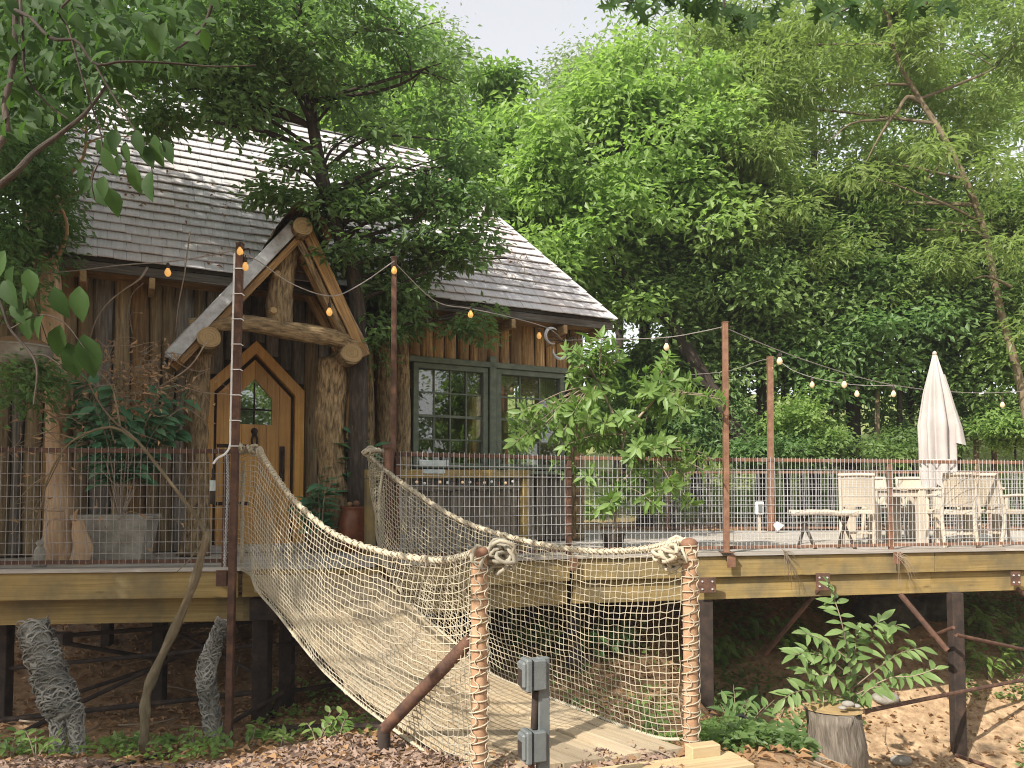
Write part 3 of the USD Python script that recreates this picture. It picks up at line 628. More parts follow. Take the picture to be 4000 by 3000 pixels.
def on_line(px, y, a, b):
    """Point over the ground line a-b that is seen at pixel (px, y)."""
    s = (px - 2000) / FPX
    t = (s * a[1] - a[0]) / ((b[0] - a[0]) - s * (b[1] - a[1]))
    xy = lerp(a, b, t); return P(px, y, xy[1])
topL = [np.array([*P(925, 1772, 6.86)])] + [on_line(px, y, (-2.30, 6.84), NL[0]) for px, y in ((1005, 1758), (1030, 1790), (1080, 1866), (1150, 1955), (1300, 2082), (1500, 2157), (1700, 2188), (1800, 2178), (1872, 2150))]
topR = [np.array([*P(1525, 1765, 7.40)])] + [on_line(px, y, (-1.20, 7.38), NR[0]) for px, y in ((1432, 1760), (1500, 1832), (1600, 1907), (1800, 2032), (2050, 2112), (2300, 2152), (2500, 2147), (2600, 2128), (2680, 2108))]
def net(label, top, bottom, rows, step, seed, edge_xy, lace, knots, lbl_group='rope nets along the bridge', frill=True, sidew=None):
    r = np.random.default_rng(seed)
    t_ = Thing('rope_net', label, 'net', bottom[-1], lbl_group)
    T = curve(top, 160); B = curve(bottom, 160)
    def arc(c):
        l = np.concatenate([[0], np.cumsum(np.linalg.norm(np.diff(c, axis=0), axis=1))]); return l / l[-1], l[-1]
    lt, Lt = arc(T); lb, Lb = arc(B)
    n = int(max(Lt, Lb) / step)
    at = np.linspace(0, 1, n)
    Tt = np.stack([np.interp(at, lt, T[:, k]) for k in range(3)], 1); Bt = np.stack([np.interp(at, lb, B[:, k]) for k in range(3)], 1)
    s = np.linspace(0, 1, rows + 1)
    grid = Tt[:, None] * (1 - s)[None, :, None] + Bt[:, None] * s[None, :, None]
    h = np.linalg.norm(Bt - Tt, axis=1)
    side = nrm(np.cross(np.array([*(B[-1] - B[0])[:2], 0]), ZU))
    belly = (np.sin(np.pi * s)[None] * (.035 + .05 * meshkit.noise(np.stack([at * 7, at * 0, at * 0], 1), seed)[:, None]))
    fine = meshkit.fbm(np.stack(np.broadcast_arrays(at[:, None] * Lt * 2.6, s[None] * 3.5, 0.0 * at[:, None]), -1), 3, seed + 2) - .5
    grid = grid + side * (belly * (sidew or 1.0) + fine * .06)[..., None]
    wob = meshkit.fbm(np.stack(np.broadcast_arrays(at[:, None] * Lt * 5.0, s[None] * 6, 1.0 + 0.0 * at[:, None]), -1), 3, seed + 5) - .5
    grid[..., 2] += wob * .035 * np.sin(np.pi * s)[None] + r.normal(0, .0035, grid.shape[:2])
    along = nrm(np.gradient(grid, axis=0)); wob2 = meshkit.fbm(np.stack(np.broadcast_arrays(at[:, None] * Lt * 4.0, s[None] * 5, 3.0 + 0.0 * at[:, None]), -1), 2, seed + 9) - .5
    grid += along * (wob2 * .03 * np.sin(np.pi * s)[None] + r.normal(0, .003, grid.shape[:2]))[..., None]
    strands = [tube(grid[i], .0027, 4, False) for i in range(n)] + [tube(grid[:, j], .0034, 4, False) for j in range(1, rows + 1)]
    t_.part('netting', join(strands), 'rope', smooth=True)
    t_.part('hand_rope', rope_twist(T[::4], .021), 'rope', smooth=True)
    t_.part('foot_rope', rope_twist(B[::6], .012), 'rope', smooth=True)
    t_.part('edge_rope', rope_twist(edge_xy, .014), 'rope', smooth=True)
    wraps = []
    for x in np.arange(.03, .97, .016):
        i = int(x * 159); p = T[i]; tt = nrm(T[min(i + 1, 159)] - T[i - 1]); e0 = nrm(np.cross(tt, ZU)); e1 = np.cross(e0, tt)
        a = np.linspace(0, 2 * np.pi, 9); wraps.append(tube(p + .024 * (np.cos(a)[:, None] * e0 + np.sin(a)[:, None] * e1) + tt * .018 * (a / 6.3)[:, None], .005, 4, False))
    t_.part('rope_wrap', join(wraps), 'rope', smooth=True, kind='stuff')
    for c, rr_, n_, tr_, sd in knots: t_.part('knot', knot(c, rr_, n_, tr_, sd), 'rope', smooth=True)
    if lace is not None: t_.part('lacing', join(lace), 'rope', smooth=True)
    return t_
botL = [np.array([*P(945, 2225, 6.84)]), np.array([*P(985, 2250, 6.84)])] + [bridge_pt(-.035, t) + [0, 0, -.06 + .02 * math.sin(t * 40)] for t in (.06, .18, .3, .42, .55, .68, .8, .9)] + [np.array([NL[0][0] - .04, NL[0][1] + .03, -.93])]
botR = [np.array([*P(1520, 2110, 7.42)]), np.array([*P(1480, 2150, 7.36)])] + [bridge_pt(1.03, t) + [0, 0, -.01] for t in (.08, .2, .32, .45, .58, .7, .84, .93)] + [np.array([NR[0][0] - .04, NR[0][1] + .03, -.92])]
net('sagging rope net along the left side of the bridge up to the tall light pole', topL, botL, 25, .052, 3,
    [P(955, 1800, 6.85), P(948, 1950, 6.85), P(944, 2200, 6.85)], lacing((*NL[0], -.95), (*NL[0], .30), .047, 26, .0046),
    [((NL[0][0] + .10, NL[0][1] + .03, .275), .095, 14, .0125, 11), ((NL[0][0], NL[0][1], .30), .062, 3, .012, 12), (P(1000, 1765, 6.80), .055, 5, .013, 13), (P(926, 1750, 6.74), .05, 4, .013, 14)])
net('rope net along the right side of the bridge, ending at the sunlit post', topR, botR, 26, .048, 4,
    [P(1495, 1840, 7.38), P(1482, 1950, 7.38), P(1484, 2130, 7.38)], lacing((*NR[0], -.95), (*NR[0], .34), .047, 27, .0046),
    [((NR[0][0] - .11, NR[0][1] + .03, .265), .105, 15, .0135, 15), ((NR[0][0], NR[0][1], .31), .062, 4, .012, 16), (P(1440, 1764, 7.36), .05, 5, .013, 17)])

# ------------------------------------------------------------------ the timber cottage
house = Thing('timber_cottage', 'rustic cottage of rough bark edged boards with a steep wooden shingle roof', 'cottage', W(-2.2, 0, 0))
EAVE_W, EAVE_Z, SL = .45, 3.115, 1.33
U0, U1, WB = -5.62, 1.39, -1.76          # roof left end, right eave corner, ridge line
def roof_pt(u, s, up=0.0):
    n = np.array([0, 0, 1.0]) + NO * SL; n = n / np.linalg.norm(n)
    return W(u, EAVE_W - s, EAVE_Z + SL * s) + n * up
SMAX = EAVE_W - WB
def slab_board(u0, u1, z0, z1, w, th=.05, name='wall_board', m='slab_wood', seed=0, zfun=None):
    """A bark-edged slab: rounded face and wavering edges."""
    r = np.random.default_rng(seed); nz = max(3, int((z1 - z0) / .28) + 1)
    v, uv = [], []; wd = u1 - u0; ph = r.uniform(0, 9)
    for i in range(nz):
        z = z0 + (z1 - z0) * i / (nz - 1)
        a = u0 + .10 * wd * math.sin(z * 3.1 + ph) * r.uniform(.3, 1) + .004; b = u1 + .10 * wd * math.sin(z * 2.7 + ph * 1.7) * r.uniform(.3, 1) - .004
        tt = th * r.uniform(.75, 1.1)
        for f_, h in ((0, -.01), (.12, .55), (.38, .95), (.65, 1.0), (.9, .5), (1, -.01)):
            v.append(W(a + (b - a) * f_, w + tt * h, z)); uv.append((ph * 7 + (a + (b - a) * f_), z + ph))
    f = []
    for i in range(nz - 1):
        for j in range(5):
            q = i * 6 + j
            f += [[q, q + 1, q + 7], [q, q + 7, q + 6]]
    e = (nz - 1) * 6
    for j in range(1, 5): f += [[0, j + 1, j], [e, e + j, e + j + 1]]
    house.part(name, (np.array(v), np.array(f), np.array(uv)), m, smooth=False)
def wall_top(w=0.0): return EAVE_Z + SL * (EAVE_W - w) - .05
# inner shell (dark room behind the boards), with openings for the front windows and one at the side
WIN = (-1.50, .82, 1.0, 2.37)
def wall_box(u0, u1, z0, z1, w=-.06, th=.08, m='interior'):
    house.part('wall', bx(W((u0 + u1) / 2, w, (z0 + z1) / 2), (u1 - u0, th, z1 - z0), WA), m)
wall_box(-7.3, WIN[0], 0, 3.5); wall_box(WIN[1], .95, 0, 3.5); wall_box(WIN[0] + .002, WIN[1] - .002, 0, WIN[2] - .03); wall_box(WIN[0] + .002, WIN[1] - .002, WIN[3] + .03, 3.5)
DEP = 3.8
house.part('wall', bx(W(-3.2, -DEP, 1.75), (8.3, .08, 3.5), WA), 'interior')
for z0, z1, w0, w1 in ((0, .9, -DEP, -.1), (2.45, 3.5, -DEP, -.1), (.9, 2.45, -1.0, -.1), (.9, 2.45, -2.35, -2.1), (.9, 2.45, -DEP, -3.4)):
    house.part('side_wall', bx(W(.93, (w0 + w1) / 2, (z0 + z1) / 2), (.08, w1 - w0, z1 - z0), WA), 'slab_wood')
for w_ in (-1.35, -1.7, -2.7, -3.05): house.part('glazing_bar', bx(W(.93, w_, 1.67), (.03, .02, 1.55), WA), 'window_green')
for z_ in (1.28, 1.67, 2.06): house.part('glazing_bar', bx(W(.932, -2.2, z_), (.028, 2.4, .022), WA), 'window_green')
house.part('side_wall', bx(W(-7.3, -DEP / 2, 1.5), (.08, DEP, 3.0), WA), 'slab_wood')
house.part('floor', bx(W(-3.2, -DEP / 2 - .1, .012), (8.2, DEP - .2, .03), WA), 'interior')
# slab boards of the front wall
sd = 100; u = -7.25
DOOR = (-3.98, -2.86)
while u < .93:
    wd = rng.uniform(.11, .21); u1 = min(u + wd, .96); sd += 1; mid = (u + u1) / 2
    m = 'slab_wood' if mid > -1.9 else ('olive_slab', 'slab_wood', 'olive_slab', 'olive_slab', 'grey_slab')[sd % 5]
    if WIN[0] - .03 < mid < WIN[1] + .02:
        slab_board(u, u1, WIN[3] + .05, wall_top(), 0, seed=sd, m='slab_wood'); slab_board(u, u1, .02, WIN[2] - .05, 0, seed=sd + 500, m='grey_slab')
    elif DOOR[0] < mid < DOOR[1]:
        ap = 2.5 - abs(mid - (DOOR[0] + DOOR[1]) / 2) * 1.0
        slab_board(u, u1, ap, wall_top(), 0, seed=sd, m='grey_slab')
    else:
        slab_board(u, u1, .02, wall_top() if mid > -5.7 else 2.75, 0, seed=sd, m=m)
    u = u1
# corner logs and half logs standing against the wall
def log_end(c, axis, r, th=.008):
    axis = nrm(axis); e0 = nrm(np.cross(axis, [.1, .2, .97])); e1 = np.cross(axis, e0); n = 20; rs = np.linspace(0, r, 9)[1:]
    a = np.arange(n) * 2 * np.pi / n; wob = 1 + .06 * np.sin(a * 2 + 1) + .04 * np.sin(a * 3); v = [np.asarray(c) + axis * th]; uv = [(0, 0)]; o = rng.uniform(0, 50)
    for q in rs:
        for k, x in enumerate(a): v.append(np.asarray(c) + axis * th * (1 - .1 * q / r) + q * wob[k] * (math.cos(x) * e0 + math.sin(x) * e1)); uv.append((q * 3 + o, o + .004 * k))
    f = [[0, 1 + j, 1 + (j + 1) % n] for j in range(n)]
    for i in range(len(rs) - 1):
        for j in range(n):
            p, q = 1 + i * n + j, 1 + i * n + (j + 1) % n
            f += [[p, p + n, q + n], [p, q + n, q]]
    return np.array(v), np.array(f), np.array(uv)
def log(pts, r, name='log', m='log_bark', sides=22, rough=.22, n=16, seed=0, smooth=True):
    r = np.broadcast_to(r, (n,)); r = np.interp(np.linspace(0, 1, 44), np.linspace(0, 1, n), r)
    v, f, uv = tube(curve(pts, 44), r, sides, rough=rough * .55, seed=seed)
    c = np.repeat(curve(pts, 44), sides, 0); d = v[:-2] - c
    k = np.tile(np.arange(sides), 44); row = np.repeat(np.arange(44), sides)
    ridge = meshkit.fbm(np.stack([np.cos(k / sides * 6.283) * 3.2, np.sin(k / sides * 6.283) * 3.2, row * .16], 1) * 1.3, 3, seed + 70) - .5
    v[:-2] = c + d * (1 + .22 * ridge)[:, None]
    return house.part(name, (v, f, uv), m, smooth=smooth)
log([W(.98, .06, 0), W(1.0, .06, 1.6), W(.97, .05, 3.25)], .12, 'corner_log', 'log_bark', seed=21)
for uu, rr, zt in ((-1.62, .10, 3.1), (-1.85, .12, 3.0), (-2.1, .10, 2.9)):
    log([W(uu, .04, 0), W(uu + .03, .05, 1.5), W(uu - .02, .03, zt)], rr, 'wall_log', 'log_bark', seed=int(-uu * 50))

# windows: frame, sashes, panes with glazing bars
def window(u0, u1, z0, z1, cols, rows):
    fw = .07
    fr = house.part('window', join(bx(W((u0 + u1) / 2, .03, z1 - fw / 2), (u1 - u0, .10, fw), WA, .004), bx(W((u0 + u1) / 2, .035, z0 + fw / 2), (u1 - u0, .11, fw), WA, .004),
                                   bx(W(u0 + fw / 2, .03, (z0 + z1) / 2), (fw, .098, z1 - z0 - 2 * fw), WA, .004), bx(W(u1 - fw / 2, .03, (z0 + z1) / 2), (fw, .098, z1 - z0 - 2 * fw), WA, .004)), 'window_green')
    a, b, c, d = u0 + fw, u1 - fw, z0 + fw, z1 - fw
    us, zs = np.linspace(a, b, cols + 1), np.linspace(c, d, rows + 1)
    for i in range(1, cols): house.part('glazing_bar', bx(W(us[i], .02, (c + d) / 2), (.018, .026, d - c), WA), 'window_green', fr)
    for j in range(1, rows): house.part('glazing_bar', bx(W((a + b) / 2, .021, zs[j]), (b - a, .028, .034 if j == rows // 2 else .020), WA), 'window_green', fr)
    for i in range(cols):
        for j in range(rows):
            t = rng.normal(0, .004, 2)
            q = [W(us[i], .008, zs[j]), W(us[i + 1], .008 + t[0], zs[j]), W(us[i + 1], .008 + t[0] + t[1], zs[j + 1]), W(us[i], .008 + t[1], zs[j + 1])]
            house.part('pane', (np.array(q), np.array([[0, 1, 2], [0, 2, 3]]), None), 'pane', fr)
window(-1.46, -.40, WIN[2], WIN[3], 4, 4)
window(-.27, .80, WIN[2], WIN[3], 3, 4)
house.part('window_post', bx(W(-.335, .05, 1.58), (.10, .12, 1.9), WA, .006), 'window_green')
house.part('window_sill', bx(W(-.33, .10, .955), (2.4, .20, .045), WA, .006), 'window_green')
house.part('window_lintel', bx(W(-.33, .055, 2.412), (2.42, .11, .075), WA, .006), 'window_green')
for cu in (-1.2, -.05, .45):         # things inside that show through the glass
    house.part('curtain', bx(W(cu, -.25, 2.20), (.4, .03, .26), WA, .005), 'log_end')

# door: pointed frame, vertical boards, little pointed window, hinges and handle
DC = (DOOR[0] + DOOR[1]) / 2
def outline(hw, zsh, zap, z0=.02): return [(DC - hw, z0), (DC + hw, z0), (DC + hw, zsh), (DC, zap), (DC - hw, zsh)]
def plate(poly, w, th):
    g = prism(poly, 0, th); v = g[0]
    return np.array([W(p[0], w + p[2], p[1]) for p in v]), g[1], np.stack([v[:, 0], v[:, 1]], 1) + rng.uniform(0, 50, 2)
fr_poly = Polygon(outline(.56, 1.90, 2.46)).difference(Polygon(outline(.455, 1.84, 2.31, -.1)))
house.part('door_frame', plate(fr_poly, .0, .13), 'door_wood')
house.part('door_gap', plate(Polygon(outline(.452, 1.838, 2.305)).difference(Polygon(outline(.425, 1.82, 2.26, -.1))), -.02, .05), 'dark_steel')
lf = Polygon(outline(.42, 1.815, 2.25))
hole = Polygon([(DC - .20, 1.48), (DC + .20, 1.48), (DC + .20, 1.80), (DC, 2.02), (DC - .20, 1.80)])
dr = house.part('door', plate(lf.difference(hole.buffer(.0)), -.01, .045), 'door_wood')
nb = 6
for i in range(nb):
    a, b = DC - .42 + .84 * i / nb + .003, DC - .42 + .84 * (i + 1) / nb - .003
    pol = lf.intersection(sbox(a, 0, b, 3)).difference(hole)
    g = plate(pol, .036, .012) if pol.geom_type == 'Polygon' else join([plate(q, .036, .012) for q in pol.geoms])
    house.part('board', g, 'door_wood', dr)
house.part('pane', plate(hole, .0, .006), 'pane', dr)
house.part('muntin', join(bx(W(DC, .02, 1.73), (.014, .02, .5), WA), bx(W(DC, .022, 1.66), (.4, .02, .014), WA)), 'dark_steel', dr)
for z in (.55, 1.22): house.part('hinge', bx(W(DC - .23, .053, z), (.36, .012, .04), WA, .003), 'dark_steel', dr)
house.part('handle', join(bx(W(DC + .32, .057, 1.02), (.06, .02, .42), WA, .004), tube(curve([W(DC + .32, .06, .92), W(DC + .32, .12, .96), W(DC + .32, .12, 1.12), W(DC + .32, .06, 1.16)], 8), .012, 6)), 'dark_steel', dr)
house.part('knocker', join(ico(W(DC, .06, 1.40), .04, 1), tube(curve([W(DC, .06, 1.40), W(DC + .03, .09, 1.28), W(DC, .07, 1.17), W(DC - .03, .09, 1.28), W(DC, .06, 1.40)], 12), .014, 6)), 'dark_steel', dr)
house.part('door_step', bx(W(DC, .22, .04), (1.2, .36, .07), WA, .006), 'deck_wood')

# porch: two bark posts, plates, collar log, king post, ridge log, two pitched slopes of weathered sheet on rafters
log([W(-4.10, .60, -.0), W(-4.06, .58, .5), W(-4.10, .61, 1.3), W(-4.07, .60, 2.2)], np.array([.17, .15, .14, .135, .13, .125, .12, .12, .12, .125, .125, .125, .125, .12, .12, .12]), 'porch_post', seed=31, rough=.3)
log([W(-2.66, .60, -.0), W(-2.60, .58, .6), W(-2.66, .62, 1.4), W(-2.62, .60, 2.22)], np.array([.25, .21, .19, .175, .17, .165, .17, .165, .16, .165, .17, .175, .17, .175, .18, .18]), 'porch_post', seed=32, rough=.3)
for uu, zz in ((-4.02, 2.28), (-2.52, 2.24)):
    house.part('plate_log', tube([W(uu, -.05, zz), W(uu, 1.03, zz)], .125, 14, rough=.08), 'log_bark', smooth=False)
    house.part('log_end', log_end(W(uu, 1.034, zz), NO, .112), 'log_end')
AP, LL, LR = (-3.12, 3.60), (-4.36, 2.08), (-2.38, 2.26)
log([W(-4.20, .92, 2.40), W(-3.7, .95, 2.48), W(-3.1, .93, 2.44), W(-2.7, .95, 2.41), W(-2.38, .93, 2.36)], np.r_[np.linspace(.075, .10, 8), np.linspace(.10, .085, 8)], 'collar_log', seed=41, rough=.35)
log([W(-3.29, .86, 2.50), W(-3.28, .87, 2.9), W(-3.24, .86, 3.2), W(-3.20, .85, 3.42)], np.r_[np.linspace(.145, .135, 6), np.linspace(.135, .13, 5), np.linspace(.13, .15, 5)], 'king_post', seed=42, rough=.2)
for du, dz, dw in ((-.06, .14, .155), (-.09, -.26, .14), (.10, .42, .10)):
    house.part('knot_scar', tube([W(-3.28 + du, .86 + dw - .05, 2.9 + dz), W(-3.28 + du, .865 + dw, 2.9 + dz)], [.05, .035], 9), 'log_end')
log([W(-3.12, -1.0, 3.50), W(-3.12, .2, 3.50), W(-3.12, 1.24, 3.52)], .105, 'ridge_log', seed=43, rough=.15)
house.part('log_end', log_end(W(-3.12, 1.242, 3.52), NO, .098), 'log_end')
def slope(low, sgn):
    a, b = np.array(AP), np.array(low); L = np.linalg.norm(b - a); dr_ = (b - a) / L; up = np.array([dr_[1], -dr_[0]]) * (1 if sgn < 0 else -1)
    up = up if up[1] > 0 else -up
    W0, W1 = -1.25, 1.02; nw, nl = 30, 8
    v, uv = [], []
    for j in range(nl + 1):
        for i in range(nw + 1):
            w = W0 + (W1 - W0) * i / nw; w_ = w + .12 * (1 - j / nl) * (i / nw)
            q = a + dr_ * (L * j / nl) + up * (.055 + .022 * math.sin(i * 1.9) + .012 * math.sin(j * 1.3 + i))
            v.append(W(q[0], w_, q[1])); uv.append((w, L * j / nl))
    f = []
    for j in range(nl):
        for i in range(nw):
            q = j * (nw + 1) + i
            f += [[q, q + 1, q + nw + 2], [q, q + nw + 2, q + nw + 1]]
    house.part('porch_roof_sheet', (np.array(v), np.array(f), np.array(uv)), 'weathered_metal', smooth=True)
    # rafters and the boards they carry
    for w in (-.3, .35, .80):
        p, q = a - up * .06, b - up * .06
        house.part('rafter', beam(W(p[0], w, p[1]), W(q[0], w, q[1]), .07, .10), 'slab_wood')
    nb_ = 9
    for i in range(nb_):
        t0, t1 = (i + .03) / nb_, (i + .97) / nb_
        c_ = a + dr_ * L * (t0 + t1) / 2 + up * .012
        p0_, p1_ = W(c_[0], -.9, c_[1]), W(c_[0], .96, c_[1])
        house.part('roof_board', bx((p0_ + p1_) / 2, (1.86, L * (t1 - t0), .02), (NO, UD * dr_[0] + ZU * dr_[1], UD * up[0] + ZU * up[1])), 'slab_wood')
    # verge boards along the front edge
    p, q = a + up * .02 + dr_ * .05, b + up * .0 + dr_ * .04
    house.part('verge_board', beam(W(p[0], 1.13, p[1]), W(q[0], .99, q[1]), .03, .13, up=UD * up[0] + ZU * up[1], ch=.006), 'weathered_metal' if sgn < 0 else 'slab_wood')
    p, q = a - up * .10 + dr_ * .12, b - up * .10
    house.part('verge_board', beam(W(p[0], 1.085, p[1]), W(q[0], .955, q[1]), .035, .07, up=UD * up[0] + ZU * up[1], ch=.006), 'slab_wood' if sgn < 0 else 'log_bark')
slope(LL, -1); slope(LR, 1)
# curled bark cap on the ridge
for sg in (-1, 1):
    v = []; uv = []
    for i in range(9):
        w = -.95 + 2.3 * i / 8
        for j in range(6):
            t = j / 5; q = np.array(AP) + np.array([sg * .30 * t, .13 - .30 * t * t]) + np.array([0, .03 * math.sin(i * 1.7 + j)])
            v.append(W(q[0], w + .05 * math.sin(j * 2.0 + sg), q[1])); uv.append((t * .3, w))
    f = [[i * 6 + j + a, i * 6 + j + b, i * 6 + j + c] for i in range(8) for j in range(5) for a, b, c in ((0, 1, 7), (0, 7, 6))]
    house.part('ridge_bark', (np.array(v), np.array(f), np.array(uv)), 'log_bark', smooth=True)

# main roof: sheathing, then courses of split shingles
def tri_panel(pts, faces, name='roof_sheathing', m='grey_slab'): house.part(name, (np.array(pts), np.array(faces), None), m)
rp = [roof_pt(U0, .0, -.02), roof_pt(U1 - .02, .0, -.02), roof_pt(U1 - SMAX, SMAX, -.02), roof_pt(U0 - .36 * SMAX, SMAX, -.02)]
tri_panel(rp, [[0, 1, 2], [0, 2, 3]])
RZ = EAVE_Z + SL * SMAX
hb = [W(U1 - .02, EAVE_W, EAVE_Z - .03), W(U1 - .02, WB * 2 - EAVE_W, EAVE_Z - .03), W(U1 - SMAX, WB, RZ - .03), W(U0 - .36 * SMAX, WB, RZ - .03), W(U0, WB * 2 - EAVE_W, EAVE_Z - .03)]
tri_panel(hb, [[0, 1, 2], [1, 4, 3], [1, 3, 2]], m='shingle')
cand = []
EXP = .094; kc = 0; s = 0.0
while s < SMAX - .02:
    ul, ur = U0 - .36 * s - rng.uniform(0, .06), U1 - s + .012
    x = ul
    while x < ur - .02:
        wdt = rng.uniform(.11, .24)
        x1 = min(x + wdt, ur)
        if ur - x1 < .05: x1 = ur
        lo, hi = s - .006 + rng.uniform(-.003, .003), s + EXP * 1.9
        hi = min(hi, SMAX)
        bt, tp = .056 + rng.uniform(-.004, .005), .004
        ti = rng.uniform(-.002, .002); g = .0018
        xr_hi = min(x1 - g, U1 - hi + .012) if x1 >= ur - 1e-6 else x1 - g
        a0, a1, b0, b1 = roof_pt(x + g, lo, bt + ti), roof_pt(x1 - g, lo, bt - ti), roof_pt(x + g, hi, tp), roof_pt(max(xr_hi, x + g + .01), hi, tp)
        c0, c1 = roof_pt(x + g, lo, bt + ti - .014), roof_pt(x1 - g, lo, bt - ti - .014); d0, d1 = roof_pt(x + g, hi, -.004), roof_pt(max(xr_hi, x + g + .01), hi, -.004)
        v = np.array([a0, a1, b0, b1, c0, c1, d0, d1]); f = np.array([[0, 1, 3], [0, 3, 2], [4, 5, 1], [4, 1, 0], [4, 0, 2], [4, 2, 6], [5, 7, 3], [5, 3, 1], [4, 6, 7], [4, 7, 5]])
        ou = rng.uniform(0, 50); uv = np.array([[ou + x, lo], [ou + x1, lo], [ou + x, hi], [ou + x1, hi]] * 2)
        cc = (a0 + a1 + b0 + b1) / 4
        cand.append((np.linalg.norm(cc) + (0 if kc < 12 else 3), (v, f, uv))); x = x1
    s += EXP; kc += 1
cand.sort(key=lambda c: c[0])
for _, g in cand[:300]: house.part('shingle', g, 'shingle')
house.part('shingle_courses', join([g for _, g in cand[300:]]), 'shingle', kind='stuff')
for i in range(14):           # caps along the hip
    s0, s1 = SMAX * i / 14, SMAX * (i + 1.25) / 14
    s1 = min(s1, SMAX); p, q = roof_pt(U1 - s0 + .02, s0, .03), roof_pt(U1 - s1 + .02, s1, .015)
    house.part('hip_cap', beam(p, q, .11, .022, up=NO + ZU, ch=0), 'shingle')
house.part('eave_board', beam(W(U0 + .02, EAVE_W - .02, EAVE_Z - .075), W(U1 - .01, EAVE_W - .02, EAVE_Z - .075), .03, .10), 'grey_slab')
house.part('soffit', bx(W((U0 + U1) / 2, .24, EAVE_Z - .10), (U1 - U0 - .05, .40, .02), WA), 'slab_wood')
for uu in (-5.2, -4.55, -2.0, -1.0, -.2, .6, 1.2):
    house.part('rafter_tail', bx(W(uu, .24, EAVE_Z - .19), (.06, .42, .12), WA, .006), 'log_end')

# ------------------------------------------------------------------ light poles and strings of bulbs
def light_pole(label, px0, py0, px1, py1, d, w=.052, m='rust', foot=None):
    a, b = P(px0, py0, d), P(px1, py1, d)
    if foot is not None: b = np.array([b[0], b[1], foot])
    t_ = Thing('light_pole', label, 'pole', b)
    ax = nrm(a - b); s = nrm(np.cross(ax, [0, 1, 0])); f = np.cross(s, ax)
    t_.part('pole', bx((a + b) / 2, (np.linalg.norm(a - b), w, w), (ax, s, f), .004, 0), m)
    t_.part('cap', bx(a + ax * .006, (.012, w * 1.06, w * 1.06), (ax, s, f)), m)
    hk = curve([a + [w * .5, 0, -.05], a + [w * 1.4, -.01, -.04], a + [w * 1.6, -.01, -.09]], 8)
    t_.part('hook', tube(hk, .005, 5), 'dark_steel')
    return t_, a, b
lp1, a1, b1 = light_pole('tallest rusty light pole, standing in the ravine in front of the cottage door', 938, 955, 891, 2960, 6.72, .058, 'rust')
cd = [a1 + (b1 - a1) * t + np.array([-.040, -.02, 0]) for t in (.02, .12, .25, .36, .398)] + [P(880, 1772, 6.68), P(850, 1790, 6.68), P(833, 1812, 6.68)]
lp1.part('conduit', tube(curve(cd, 40), .010, 8), 'white_paint', smooth=True)
for t in np.linspace(.05, .40, 8):
    c = a1 + (b1 - a1) * t; lp1.part('cable_tie', bx(c + [-.005, 0, 0], (.085, .072, .008)), 'white_paint')
lp1.part('bracket', bx(P(868, 2260, 6.80), (.09, .05, .13), None, .004), 'rust')
lp2, a2, b2 = light_pole('brown light pole behind the far right bridge post, bulb at its top', 1540, 1008, 1536, 2120, 7.62, .05, 'rust', 0.0)
lp3, a3, b3 = light_pole('orange light pole rising from the front rail of the right hand deck', 2832, 1262, 2838, 2150, 8.66, .06, 'orange_rust', 0.0)
lp4, a4, b4 = light_pole('shorter orange light pole at the back rail of the right hand deck', 3008, 1395, 3012, 2085, 13.72, .095, 'orange_rust', 0.0)
for t_, a, b, t in ((lp3, a3, b3, .93), (lp4, a4, b4, .97)):
    t_.part('base_plate', bx(b + [0, 0, .008], (.14, .14, .012), None, .002), 'rust')

bulb_prof = [(0.0, -.062), (.012, -.060), (.022, -.050), (.028, -.036), (.029, -.024), (.024, -.008), (.016, .006), (.012, .018), (.0, .019)]
def light_string(label, pts, bulbs, drop=.035, m='bulb_glass', scale=1.0):
    c = curve(pts, 48)
    t_ = Thing('light_string', label, 'string lights', pts[0], 'strings of bulbs between the poles')
    t_.part('cable', tube(c, .0055, 5), 'wire')
    for px, dz in bulbs:
        i = int(np.argmin(np.abs(pix(c)[:, 0] - px))); p = c[i] - [0, 0, dz]
        t_.part('drop_wire', tube([c[i], p + [0, 0, .05 * scale]], .004, 4, False), 'dark_steel')
        t_.part('socket', lathe(p, np.array([(.0, .062), (.013, .060), (.016, .052), (.016, .020), (.013, .014), (.0, .014)]) * scale, 10), 'dark_steel', smooth=True)
        t_.part('bulb', lathe(p, np.array(bulb_prof) * scale, 12), m, smooth=True)
def pts_(*a): return [P(*q) for q in a]
light_string('string of bulbs from the left edge to the tallest pole, amber bulb under the eave', pts_((-60, 1075, 7.4), (240, 1062, 7.2), (480, 1035, 7.0), (660, 1022, 6.9), (830, 995, 6.75), (938, 972, 6.70)), [(662, .075), (946, .0)], scale=1.0)
light_string('string of bulbs sagging across the porch gable between the tallest and brown poles', pts_((938, 985, 6.70), (1010, 1020, 6.8), (1140, 1108, 7.0), (1290, 1156, 7.2), (1400, 1115, 7.4), (1540, 1020, 7.58)), [(958, .085), (1288, .13), (1548, .07)], scale=1.0)
light_string('string of bulbs along the cottage wall from the brown pole to the window corner', pts_((1540, 1025, 7.6), (1700, 1175, 8.0), (1835, 1205, 8.5), (1990, 1238, 9.0), (2140, 1282, 9.6), (2200, 1330, 10.1)), [(1836, .04), (2100, .11)], scale=1.05)
light_string('string of bulbs from the cottage corner over the bush to the front orange pole', pts_((2200, 1330, 10.1), (2350, 1325, 9.8), (2480, 1324, 9.5), (2620, 1316, 9.2), (2740, 1295, 8.9), (2832, 1275, 8.66)), [(2604, .09)], m='bulb_pale', scale=1.2)
